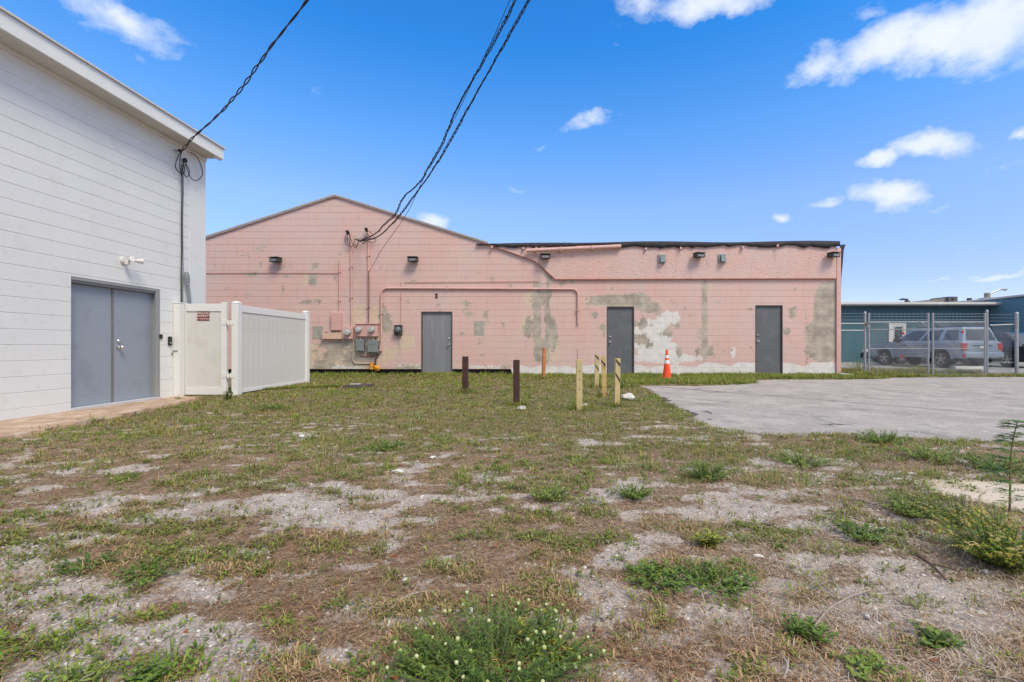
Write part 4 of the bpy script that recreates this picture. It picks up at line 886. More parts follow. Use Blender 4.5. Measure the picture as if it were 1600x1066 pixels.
def lump(name, lab, cat, c, s, m, seed, sub=2, rough=.35, group=None):
    bm = bmesh.new(); bmesh.ops.create_icosphere(bm, subdivisions=sub, radius=1); r = random.Random(seed)
    for v in bm.verts:
        k = 1+r.uniform(-rough, rough); v.co = Vector((v.co.x*s[0]*k, v.co.y*s[1]*k, max(v.co.z, -.4)*s[2]*k))
    me = bpy.data.meshes.new(name); bm.to_mesh(me); bm.free(); me.materials.append(m); o = bpy.data.objects.new(name, me); C.objects.link(o); o.location = c; o.rotation_euler.z = seed
    return props(o, lab, cat, group)
m_paper = mat('paper_litter', (.62, .60, .55), .7, .1, 8, .2); m_conc = mat('broken_concrete', (.50, .48, .45), .95, .2, 8, .6, 50)
def gpt(px, py, dz=0): x, y = G(px, py); return (x, y, gh(x, y)+dz)
lump('crumpled_bag', 'crumpled white plastic bag in weeds right of the yellow posts', 'litter', gpt(981, 625, .05), (.11, .08, .08), m_paper, 3, 2, .22)
lump('paper_scrap', 'white scrap at the foot of the lone yellow post', 'litter', gpt(915, 634, .02), (.05, .03, .02), m_paper, 4)
lump('paper_scrap', 'small white paper scrap in grass left of the brown posts', 'litter', gpt(471, 682, .012), (.045, .025, .012), m_paper, 5)
lump('paper_scrap', 'torn cream paper bit in the middle of the lawn', 'litter', gpt(622, 738, .010), (.05, .025, .012), m_paper, 6)
lump('paper_scrap', 'tiny white paper bit near the centre of the lawn', 'litter', gpt(676, 716, .012), (.03, .02, .012), m_paper, 7)
lump('stone', 'pale concrete chunk at the torn base of the second brown post', 'stone', gpt(815, 640, .02), (.09, .06, .04), m_conc, 8)
lump('stone', 'grey concrete footing lump between gate and long white panel', 'stone', gpt(360, 619, .01), (.12, .08, .04), m_conc, 9)
lump('stone', 'pinkish rubble lump at the foot of the long white panel', 'stone', gpt(388, 612, .01), (.16, .10, .04), mat('pink_rubble', (.5, .40, .35), .95, .2, 6, .5), 10)
o = thing('meter_pit_lid', 'dark broken slab lying in grass before the gas regulator', 'slab', gpt(555, 608)); x, y, z = o.location
MB().hexa([(x-.18, y-.2, z-.02), (x+.2, y-.1, z-.02), (x+.28, y+.35, z-.02), (x-.15, y+.3, z-.02), (x-.18, y-.2, z+.07), (x+.2, y-.1, z+.05), (x+.28, y+.35, z+.06), (x-.15, y+.3, z+.09)]).build('slab', mat('dark_slab', (.07, .055, .05), .9, .3, 6, .5), o, bevel=.012)
MB().box(x-.12, x+.1, y-.02, y+.1, z+.075, z+.09).build('lid_edge', m_conc, o, bevel=.005)
# pale pipe by the downspout
a = AT(1313, 583, 14.0); b = AT(1333, 587, 13.6); a.z = .06; b.z = .05
o = MB().tube([a, b], .035, 10).build('loose_pipe', mat('pvc', (.68, .66, .62), .6, .1), smooth=True); props(o, 'pale plastic pipe lying on the ground by the corner downspout', 'pipe')
# concrete slab in the weeds
SL_ = [(2.46, 2.98), (2.56, 3.10), (2.75, 3.13), (3.02, 3.12), (3.5, 2.95), (3.7, 2.5), (3.1, 2.42), (2.72, 2.50), (2.62, 2.62), (2.50, 2.80)]
_so = []
_rs = random.Random(12)
for i in range(len(SL_)):
    a_, b_ = Vector(SL_[i]), Vector(SL_[(i+1) % len(SL_)])
    for j in range(5): q_ = a_.lerp(b_, j/5); _so.append((q_.x+_rs.uniform(-.025, .025), q_.y+_rs.uniform(-.02, .02)))
mb = MB().prism(_so, 'z', -.05, .006); o = mb.build('concrete_slab', mat('tan_concrete', (.56, .47, .37), .9, .1, 3, .4, 90, dirt=[((.40, .33, .26), 4, .56, .5), ((.66, .60, .52), 40, .6, .5)]), bevel=.008); props(o, 'flat tan concrete slab half buried under weeds at right', 'slab')

# ------------------------------------------------------------------ blue building and what stands on it
YB = 26.0
def BX(px): return (px-AX)/F*YB
def BZ(py): return CZ+(AY-py)/F*YB
m_teal = mat('teal_wall', (.075, .155, .19), .75, .08, .8, .2, 20, dirt=[((.11, .19, .22), 2, .58, .4)]); m_teal2 = mat('teal_wing', (.10, .21, .28), .75, .06, .8, .2, 20)
m_roofl = mat('pale_roof_edge', (.50, .48, .45), .6, .08)
bb = thing('blue_building', 'low teal painted building with pale roof edge behind the fence', 'building', (BX(1450), YB, 0))
xw = BX(1546)
MB().box(9.6, xw, YB, YB+9, -.1, BZ(478)).build('wall', m_teal, bb)
MB().box(9.4, xw+.6, YB-.6, YB+9.4, BZ(478.5)*.99+.03, BZ(473)-.02).build('roof', m_roofl, bb, bevel=.02)
MB().box(9.4, xw+.65, YB-.64, YB-.601, BZ(477), BZ(474)).build('gutter', mat('gutter_pale', (.62, .60, .57), .5), bb)
MB().box(xw+.02, xw+9, 10, YB+10, -.1, BZ(466)-.1).build('wing', m_teal2, bb)
MB().box(xw-.1, xw+9.2, 9.8, YB+10.2, BZ(466)-.1+.002, BZ(466)).build('wing_cap', m_roofl, bb)
d = MB().box(BX(1396), BX(1409), YB-.05, YB-.012, .05, BZ(507)).build('door', mat('white_door', (.72, .71, .68), .5), bb)
fr = MB(); fr.box(BX(1388), BX(1395), YB-.06, YB-.002, 0, BZ(505)); fr.box(BX(1410), BX(1414.5), YB-.06, YB-.002, 0, BZ(505)); fr.box(BX(1395), BX(1410), YB-.06, YB-.002, BZ(509.5), BZ(505)); fr.build('door_frame', MATS['white_door'], bb)
MB().box(BX(1397), BX(1408), YB-.07, YB-.052, 1.0, BZ(511)).build('door_glass', mat('dark_window', (.03, .035, .04), .1, .1, spec=.8), d)
o = thing('roof_unit', 'dark sloping duct and box on the teal roof', 'roof unit', (BX(1470), YB+3, BZ(473)))
yy = YB+3; s = (YB+3)/YB
def RX(px): return (px-AX)/F*yy
def RZ(py): return CZ+(AY-py)/F*yy
MB().hexa([(RX(1425), yy, RZ(476)), (RX(1480), yy, RZ(476)), (RX(1480), yy+1, RZ(476)), (RX(1425), yy+1, RZ(476)), (RX(1425), yy, RZ(471.5)), (RX(1480), yy, RZ(465.5)), (RX(1480), yy+1, RZ(465.5)), (RX(1425), yy+1, RZ(471.5))]).build('duct', mat('duct_grey', (.20, .19, .18), .7), o)
MB().box(RX(1478), RX(1492), yy-.2, yy+1.2, RZ(476), RZ(464)).build('box', mat('unit_dark', (.09, .09, .09), .7), o, bevel=.02)
MB().box(RX(1482), RX(1486), yy-.215, yy-.201, RZ(470), RZ(466)).build('grille', m_black, o)
o = thing('roof_lamp', 'small dark lamp on a bent arm at the teal roof edge', 'lamp', AT(1417, 475, YB))
MB().tube([AT(1417, 475, YB), AT(1417, 468.5, YB), AT(1410, 467.5, YB)], .06, 8).build('arm', m_dk, o); MB().box(AT(1409, 468, YB).x-.1, AT(1415, 468, YB).x, YB-.2, YB+.1, AT(0, 469, YB).z, AT(0, 467.2, YB).z).build('lamp_head', m_dk, o, bevel=.02)
MB().box(AT(1415, 470, YB).x, AT(1420, 470, YB).x, YB-.1, YB+.1, BZ(473)-.01, AT(0, 470, YB).z).build('foot', m_dk, o)
a = AT(1514.5, 474, YB+2); o = MB().tube([a-Vector((0, 0, .1)), AT(1514.5, 466, YB+2)], .12, 8).build('roof_vent_pipe', m_dk); props(o, 'short dark vent pipe on the teal roof', 'vent pipe')
o = thing('street_lamp', 'tall street lamp with long curved arm beyond the teal roof', 'street lamp', (AT(1542.5, 541, 42).x, 42, 0))
MB().tube([(o.location.x, 42, 0), AT(1542.5, 458, 42)], .22, 8).build('pole', mat('street_grey', (.30, .27, .24), .7), o, smooth=True)
MB().tube(smooth_pts([AT(1543, 462, 42), AT(1552, 457, 42), AT(1562, 453, 42), AT(1568, 452.5, 42)]), .07, 6).build('arm', m_galv, o, smooth=True)
MB().tube([AT(1566, 452.7, 42), AT(1570, 452.2, 42), AT(1573.5, 452.6, 42)], [.06, .14, .05], 8).build('lamp_head', m_galv, o, smooth=True)
o = thing('roof_hood', 'low brown round vent hood where the teal roof meets the wing', 'vent hood', AT(1542, 474, YB+1))
c = AT(1542, 473, YB+1); MB().lathe(c, [(.25, -.2), (.25, .1), (.45, .12), (.40, .25), (.1, .32)], 'z', 14).build('hood', mat('hood_brown', (.25, .20, .17), .8), o, smooth=True)

# ------------------------------------------------------------------ chain link fence
YF = 14.6
def FX(px, Y=YF): return (px-AX)/F*Y
def FZ(py, Y=YF): return CZ+(AY-py)/F*Y
m_fence = mat('fence_galvanised', (.34, .36, .375), .5, .12, 6, .05, metal=.4)
def fpost(px, top, r, lab, bands=(), Y=YF):
    x = FX(px, Y); o = thing('fence_post', lab, 'fence post', (x, Y, 0), 'chain link fence posts'); zt = FZ(top, Y)
    MB().tube([(x, Y, -.1), (x, Y, zt-.03)], r, 12).build('shaft', m_fence, o, smooth=True)
    MB().lathe((x, Y, zt-.04), [(r*1.15, 0), (r*1.15, .03), (r*.8, .065), (r*.2, .08)], 'z', 12).build('cap', m_fence, o, smooth=True)
    for b in bands: z = FZ(b, Y); MB().lathe((x, Y, z), [(r*1.18, -.02), (r*1.18, .02)], 'z', 12).build('band', m_fence, o, smooth=True)
    return o
fpost(1351.5, 488.5, .036, 'chain link post nearest the pink building', (508,)); fpost(1542, 486, .038, 'thick chain link post between the gates and the end panel', (505, 512, 530, 560)); fpost(1588.5, 489.5, .048, 'thickest chain link post at the far right', (496, 503, 509, 530, 555), YF-.25)
def link_mesh(mb, x0, x1, z0, z1, Y, p=.078, r=.0042):
    W_ = x1-x0; H = z1-z0
    for fam in (1, -1):
        k = -H
        while k < W_:
            # line x = x0+k+t, z = z0+t (fam 1), clipped
            t0 = max(0, -k); t1 = min(H, W_-k)
            if t1 > t0:
                xa, xb = x0+k+t0, x0+k+t1
                za, zb = z0+t0, z0+t1
                if fam < 0: xa, xb = x1-(xa-x0), x1-(xb-x0)
                yy = Y+.003*fam
                mb.tube([(xa, yy, za), (xb, yy, zb)], r, 3, cap=False)
            k += p
m_mesh = mat('mesh_wire', (.36, .375, .39), .6, .1, 6, 0, metal=.3)
def gate_leaf(px0, px1, lab, Y=YF):
    x0, x1 = FX(px0, Y), FX(px1, Y); o = thing('chain_link_gate', lab, 'gate', ((x0+x1)/2, Y, 0))
    for x in (x0, x1): MB().tube([(x, Y, FZ(586, Y)), (x, Y, FZ(489, Y))], .028, 10).build('stile', m_fence, o, smooth=True)
    for py in (503.7, 515, 545, 585.5): MB().tube([(x0+.028, Y, FZ(py, Y)), (x1-.028, Y, FZ(py-.4, Y))], .016 if py > 510 else .022, 8).build('rail', m_fence, o, smooth=True)
    for py in (490.5, 494.5, 499.5):
        mb = MB().tube([(x0, Y, FZ(py+.6, Y)), (x1, Y, FZ(py, Y))], .004, 4)
        for k in range(14):
            xx = x0+(x1-x0)*(k+.5)/14; zz = FZ(py+.3, Y); mb.tube([(xx-.02, Y-.012, zz-.015), (xx+.02, Y+.012, zz+.015)], .0025, 3); mb.tube([(xx+.02, Y-.012, zz-.015), (xx-.02, Y+.012, zz+.015)], .0025, 3)
        mb.build('barbed_wire', m_fence, o)
    mb = MB(); link_mesh(mb, x0+.02, x1-.02, FZ(586, Y), FZ(502, Y), Y-.02); props(mb.build('mesh', m_mesh, o), kind='stuff')
    return o, x0, x1
g1, a1, b1 = gate_leaf(1357.5, 1450.5, 'left leaf of the chain link gate in front of the car bonnet'); g2, a2, b2 = gate_leaf(1457.5, 1539, 'right leaf of the chain link gate in front of the car tail')
MB().tube([(FX(1435), YF-.03, FZ(502)), (FX(1449), YF-.03, FZ(513))], .014, 6).build('brace', m_fence, g1)
m_red = mat('red_reflector', (.55, .02, .03), .3, .1, 5, 0)
for (px, py, lab, side) in ((1410, 521, 'left leaf upper', 0), (1408, 557, 'left leaf lower', 0), (1502.5, 519, 'r', 1), (1504, 556, 'r', 1)):
    o = thing('reflector', {(0, 521): 'red round reflector high on the left gate leaf, over the white door', (0, 557): 'red round reflector low on the left gate leaf', (1, 519): 'red round reflector high on the right gate leaf', (1, 556): 'red round reflector low on the right gate leaf'}[(side, py)], 'reflector', (FX(px), YF-.03, FZ(py)), 'red reflectors on the gate')
    c = (FX(px), YF-.03, FZ(py)); MB().lathe(c, [(.042, 0), (.042, .008)], 'y', 14).build('disc', m_red, o); MB().lathe((c[0], c[1]-.009, c[2]), [(.02, 0), (.015, .006)], 'y', 10).build('centre', m_black, o)
o = thing('gate_chain', 'rusty lock and chain tying the left gate leaf to its post', 'chain', (FX(1354), YF, FZ(508)))
MB().tube(smooth_pts([(FX(1350), YF-.05, FZ(506)), (FX(1353), YF-.07, FZ(510)), (FX(1357), YF-.06, FZ(507)), (FX(1354), YF-.05, FZ(505)), (FX(1350), YF-.05, FZ(506))]), .018, 6).build('links', mat('chain_rust', (.16, .13, .11), .7, .3, 9), o); MB().box(FX(1352), FX(1356), YF-.10, YF-.07, FZ(512), FZ(508)).build('lock', m_galv, o, bevel=.006)
o = thing('chain_link_fence', 'short chain link infill between pink wall and first post', 'fence', (FX(1333), YF, 0))
for py in (505.8, 516.5): MB().tube([(XC1+.15, YF, FZ(py)), (FX(1350.5), YF, FZ(py))], .02, 8).build('rail', m_fence, o, smooth=True)
for py in (490, 495, 500): MB().tube([(XC1+.15, YF, FZ(py)), (FX(1350.5), YF, FZ(py))], .004, 4).build('barbed_wire', m_fence, o)
o = thing('chain_link_fence', 'chain link end panel between the two thickest posts', 'fence', (FX(1565), YF-.1, 0))
xa, xb = FX(1544), FX(1586.5, YF-.25)
MB().tube([(xa, YF-.05, FZ(508.5)), (xb, YF-.22, FZ(507, YF-.2))], .02, 8).build('rail', m_fence, o, smooth=True)
for py in (492, 497, 502): MB().tube([(xa, YF-.05, FZ(py)), (xb, YF-.22, FZ(py, YF-.2))], .004, 4).build('barbed_wire', m_fence, o)
mb = MB(); link_mesh(mb, xa, xb, FZ(587), FZ(508), YF-.14); props(mb.build('mesh', m_mesh, o), kind='stuff')
MB().tube([(xa, YF-.1, FZ(566)), (xb, YF-.2, FZ(566))], .008, 5).build('tension_wire', m_fence, o)

# ------------------------------------------------------------------ cars (x forward, y left)
m_tyre = mat('tyre_rubber', (.025, .025, .026), .85, .2, 8, .2); m_rim = mat('alloy', (.45, .45, .44), .35, .05, 5, 0, metal=.8); m_chrome = m_steel
m_cglass = mat('car_glass', (.035, .04, .045), .06, .05, 3, 0, spec=.9)
def car(name, lab, loc, rz, paint, Lh, Wd, Ht, suv=True):
    o = thing(name, lab, 'car', loc, None, rz); hw = Wd/2; hl = Lh/2
    ax = (-hl+.92, hl-.84); wr = .375 if suv else .33; ar = wr+.07; zs = .42 if suv else .24; zb = 1.08 if suv else .92
    def arch(cx, n=9):
        a0 = math.asin(min(1, max(-1, (zs-wr)/ar))); pts = []
        for i in range(n+1):
            a = a0+(math.pi-2*a0)*i/n; pts.append((cx-ar*math.cos(a)*1.0, wr+ar*math.sin(a)))
        return pts
    prof = [(-hl+.06, zs)]+arch(ax[0])+arch(ax[1])+[(hl-.05, zs), (hl, .62), (hl-.02, zb-.2), (hl-.1, zb-.08), (hl-1.15, zb+.0), (hl-1.3, zb+.02), (-hl+.04, zb+.02), (-hl, .75)] if suv else \
           [(-hl+.06, zs)]+arch(ax[0])+arch(ax[1])+[(hl-.05, zs), (hl, .5), (hl-.1, zb-.22), (hl-1.1, zb-.03), (-hl+.6, zb+.02), (-hl+.04, zb), (-hl, .6)]
    MB().prism(prof, 'y', -hw, hw).build('body', paint, o, local=True, bevel=.045, bseg=3, smooth=True)
    MB().prism([(p[0]*.96, p[1]+.05) for p in prof if p[1] < 1.2], 'y', -hw+.25, hw-.25).build('underbody', m_black, o, local=True)
    # cabin
    if suv: bx0, bx1, tx0, tx1 = -hl+.06, hl-1.22, -hl+.22, hl-2.05
    else: bx0, bx1, tx0, tx1 = -hl+.45, hl-1.1, -hl+1.15, hl-2.0
    bw, tw = hw-.07, hw-.27; zt = Ht
    z0 = zb-.01
    MB().hexa([(bx0, -bw, z0), (bx1, -bw, z0), (bx1, bw, z0), (bx0, bw, z0), (tx0, -tw, zt), (tx1, -tw, zt), (tx1, tw, zt), (tx0, tw, zt)]).build('cabin', paint, o, local=True, bevel=.07, bseg=3, smooth=True)
    def side_pt(u, v, s, off=.008):           # u: position along the cabin, v: height share
        xa = bx0+(bx1-bx0)*u; xb = tx0+(tx1-tx0)*u; x = xa+(xb-xa)*v; y = (bw+(tw-bw)*v+off)*s; return (x, y, z0+(zt-z0)*v)
    wins = [(.06, .27), (.33, .58), (.62, .91)] if suv else [(.16, .50), (.54, .90)]
    for s in (1, -1):
        for (u0, u1) in wins:
            q = [side_pt(u0, .14, s), side_pt(u1+(.05 if u1 > .85 else 0), .14, s), side_pt(u1, .82, s), side_pt(u0+.01, .82, s)]
            q2 = [(p[0], p[1]-s*.03, p[2]) for p in q]
            MB().hexa(q2+q).build('window', m_cglass, o, local=True, bevel=.012, bseg=2)
        MB().tube([(ax[1]-.55, s*(hw+.02), .62), (ax[0]+.55, s*(hw+.02), .62)], .03, 6).build('side_moulding', paint, o, local=True, smooth=True)
        for xx in (.15*hl, -.3*hl): MB().box(xx-.1, xx+.1, s*hw-.0, s*(hw+.03), zb-.15, zb-.12).build('door_handle', m_black if suv else paint, o, local=True, bevel=.006)
        for xx in (hl-1.95, .02*hl-.25, -hl*.42): MB().box(xx-.006, xx+.006, s*(hw-.004), s*(hw+.003), zs+.05, zb-.05).build('door_seam', m_black, o, local=True)
        MB().box(bx1-.42, bx1-.26, s*(bw+.02), s*(bw+.22), zb+.02, zb+.17).build('side_mirror', m_black, o, local=True, bevel=.03)
        if suv:
            for cx in ax:
                a0 = [(cx-(ar+.02)*math.cos(t), wr+(ar+.02)*math.sin(t)) for t in np.linspace(0, math.pi, 13)]
                a1 = [(cx-(ar+.12)*math.cos(t), wr+(ar+.12)*math.sin(t)) for t in np.linspace(math.pi, 0, 13)]
                MB().prism(a0+a1, 'y', s*(hw-.01), s*(hw+.05)).build('fender_flare', paint, o, local=True, bevel=.01, bseg=1)
            MB().tube([(tx0+.1, s*(tw-.08), zt+.05), (tx1-.15, s*(tw-.08), zt+.05)], .018, 6).build('roof_rail', m_black, o, local=True, smooth=True)
        MB().box(-hl-.012, -hl+.10, s*(hw-.19), s*(hw+.006), zb-.34, zb-.04).build('tail_light', mat('tail_red', (.42, .02, .02), .25, .1, 5, 0, coat=.5), o, local=True, bevel=.02)
        MB().box(hl-.22, hl+.003, s*(hw-.38), s*(hw-.04), zb-.33, zb-.17).build('headlight', mat('headlight', (.7, .7, .7), .15), o, local=True, bevel=.02)
    # windscreen, rear window
    def slope(xa, xb, off):
        v0, v1 = .14, .84
        def pt(v, s): return (xa+(xb-xa)*v+off, s*(bw+(tw-bw)*v-.12), z0+(zt-z0)*v)
        q = [pt(v0, -1), pt(v0, 1), pt(v1, 1), pt(v1, -1)]; q2 = [(p[0]-math.copysign(.03, off), p[1], p[2]) for p in q]
        return MB().hexa(q2+q)
    slope(bx1, tx1, .008).build('windscreen', m_cglass, o, local=True, bevel=.01); slope(bx0, tx0, -.010).build('rear_window', m_cglass, o, local=True, bevel=.01)
    MB().box(-hl-.10, -hl+.15, -hw+.02, hw-.02, .46 if suv else .32, .66 if suv else .55).build('bumper', paint, o, local=True, bevel=.04, bseg=3, smooth=True)
    MB().box(hl-.15, hl+.10, -hw+.02, hw-.02, .42 if suv else .28, .64 if suv else .55).build('bumper', paint, o, local=True, bevel=.04, bseg=3, smooth=True)
    MB().box(-hl-.022, -hl-.004, -.16, .16, .80 if suv else .62, .92 if suv else .74).build('licence_plate', mat('plate', (.6, .6, .58), .5), o, local=True)
    MB().box(-hl-.018, -hl-.004, -.45, .45, .935, .955).build('tailgate_trim', m_black, o, local=True)
    for cx in ax:
        for s in (1, -1):
            yo = s*(hw-.02); yi = s*(hw-.24)
            c = (cx, yo, wr); mb = MB(); pr = [(wr*.62, 0), (wr*.93, 0), (wr, .035), (wr, .19), (wr*.93, .22), (wr*.62, .22)]
            pr = [(r, h*s) for r, h in pr]; mb.lathe(c, pr, 'y', 28); mb.f = mb.f[:-2]
            t = mb.build('tyre', m_tyre, o, local=True, smooth=True)
            mb = MB(); mb.lathe((cx, yo-s*.05, wr), [(wr*.62, 0), (wr*.62, .02*s)], 'y', 24); mb.build('rim_well', m_black, o, local=True)
            mb = MB(); mb.lathe((cx, yo+s*.0, wr), [(wr*.20, .05*s), (wr*.20, .0), (wr*.12, -.01*s)], 'y', 12)
            for k in range(5):
                a = 2*math.pi*k/5+.3; d = Vector((math.cos(a), 0, math.sin(a))); n_ = Vector((-math.sin(a), 0, math.cos(a))); cc = Vector((cx, yo-s*.018, wr))
                p = [cc+d*wr*.12+n_*.035, cc+d*wr*.12-n_*.035, cc+d*wr*.63-n_*.028, cc+d*wr*.63+n_*.028]; yv = Vector((0, s*.015, 0))
                mb.hexa([q-yv for q in p]+[q+yv for q in p])
            ring = [(wr*.64, .0), (wr*.64, .03*s), (wr*.58, .03*s), (wr*.58, 0)]
            b0 = len(mb.v); mb.lathe((cx, yo, wr), ring, 'y', 24); mb.f = mb.f[:-2]
            mb.build('rim', m_rim, o, local=True, smooth=False)
    return o
m_sil = mat('silver_blue_paint', (.26, .33, .41), .32, .05, 2, 0, metal=.25, coat=.6, dirt=[((.32, .33, .34), 3, .62, .3)])
m_dkp = mat('dark_car_paint', (.02, .022, .028), .3, .05, 2, 0, metal=.2, coat=.8); m_nvy = mat('navy_car_paint', (.018, .028, .055), .3, .05, 2, 0, metal=.2, coat=.8)
phi = R(8); Lc, Wc = 4.42, 1.84
def car_at(name, lab, xrl, yrl, phi, paint, Lh, Wd, Ht, suv):   # rear-left corner and heading
    f = Vector((-math.sin(phi), math.cos(phi), 0)); r = Vector((math.cos(phi), math.sin(phi), 0))
    c = Vector((xrl, yrl, 0))+f*Lh/2+r*Wd/2
    return car(name, lab, (c.x, c.y, .004), math.atan2(f.y, f.x), paint, Lh, Wd, Ht, suv)
car_at('parked_suv', 'silver blue SUV with roof rails parked behind the chain link gate', 17.0, 18.2, phi, m_sil, Lc, Wc, 1.70, True)
car_at('parked_car', 'black car with sloping rear window parked right of the silver SUV', 20.3, 18.7, phi, m_dkp, 4.7, 1.85, 1.52, False)
car_at('parked_car', 'dark navy car mostly hidden beyond the bonnet of the silver SUV', 22.2, 23.3, R(90), m_nvy, 4.4, 1.75, 1.30, False)
m_stop = mat('wheel_stop_concrete', (.50, .49, .46), .9, .15, 4, .3)
for (px, py, ln, rz, lab) in ((1513, 577, 1.1, 0, 'concrete wheel stop under the tail of the silver SUV'), (1375, 570.5, .9, 0, 'concrete wheel stop by the front wheel of the silver SUV'), (1596, 570, 1.2, 0, 'concrete wheel stop behind the black car')):
    x, y = G(px, py)
    o = MB().prism([(-.09, 0), (.09, 0), (.05, .12), (-.05, .12)], 'x', -ln/2, ln/2).build('wheel_stop', m_stop, bevel=.01); o.location = (x, y, .0); props(o, lab, 'wheel stop', 'concrete wheel stops')

# ------------------------------------------------------------------ vegetation
def leaf_mat(name, trans=.25, rough=.6):
    m = bpy.data.materials.new(name); m.use_nodes = True; nt = m.node_tree; N = nt.nodes; L = nt.links; p = N['Principled BSDF']; out = N['Material Output']
    at = N.new('ShaderNodeAttribute'); at.attribute_name = 'col'; L.new(at.outputs['Color'], p.inputs['Base Color']); p.inputs['Roughness'].default_value = rough; p.inputs['Specular IOR Level'].default_value = .3
    tr = N.new('ShaderNodeBsdfTranslucent'); L.new(at.outputs['Color'], tr.inputs[0]); mx = N.new('ShaderNodeMixShader'); mx.inputs[0].default_value = trans
    L.new(p.outputs[0], mx.inputs[1]); L.new(tr.outputs[0], mx.inputs[2]); L.new(mx.outputs[0], out.inputs[0]); return m
m_grass = leaf_mat('grass_blades', .3); m_straw = leaf_mat('dry_straw', .1, .8); m_leaf = leaf_mat('weed_leaves', .25, .5)
def blades(base, az, lean, ln, wd, col, curve=.6):
    """curved tapering blades: 5 points, 3 triangles each"""
    n = len(ln); d = np.stack([np.cos(az), np.sin(az), np.zeros(n)], 1); s = np.stack([-np.sin(az), np.cos(az), np.zeros(n)], 1); up = np.array([0, 0, 1.])
    a1 = lean*(1-curve*.5); a2 = np.minimum(lean*(1+curve), 1.75)
    m1 = base+(d*np.sin(a1)[:, None]+up*np.cos(a1)[:, None])*(ln*.55)[:, None]
    tip = m1+(d*np.sin(a2)[:, None]+up*np.cos(a2)[:, None])*(ln*.45)[:, None]
    w = (wd/2)[:, None]
    V = np.stack([base-s*w, base+s*w, m1-s*w*.8, m1+s*w*.8, tip], 1).reshape(-1, 3)
    k = np.arange(n)[:, None]*5; T = np.concatenate([k+[0, 1, 3], k+[0, 3, 2], k+[2, 3, 4]], 0)
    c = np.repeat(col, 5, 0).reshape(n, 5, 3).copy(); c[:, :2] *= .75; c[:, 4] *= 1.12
    return V, T, c.reshape(-1, 3)
def sample(n, y0, y1):
    Y = y0*(y1/y0)**rng.random(n); xl = np.maximum(-AX/F*Y*1.10-.2, XL+.03); xr = (1600-AX)/F*Y*1.12+.2
    X = xl+(xr-xl)*rng.random(n); return X, Y
def pick_cols(n, pal, var=.18):
    pal = np.array(pal); i = rng.integers(0, len(pal), n); t = rng.random((n, 1)); j = rng.integers(0, len(pal), n)
    return (pal[i]*(1-t*.5)+pal[j]*t*.5)*(1+rng.uniform(-var, var, (n, 1)))
GRN = [(.17, .26, .03), (.24, .33, .04), (.12, .20, .025), (.34, .37, .06), (.20, .30, .035), (.40, .38, .10), (.15, .23, .05)]
STR = [(.54, .38, .23), (.42, .235, .125), (.22, .12, .065), (.68, .55, .38), (.48, .27, .13), (.28, .165, .10), (.15, .085, .055)]
def keep_ok(X, Y):
    a = sdist(X, Y, ASPH)+.05*(vnoise(X*5, Y*5, 3)-.35); p = sdist(X, Y, PATH)+.06*(vnoise(X*5, Y*5, 6)-.4)
    s = sdist(X, Y, SL_)
    return (a > 0) & (p > 0) & (s > -.06-.22*(vnoise(X*4, Y*4, 13) > .55)) & (Y < YW-.02)
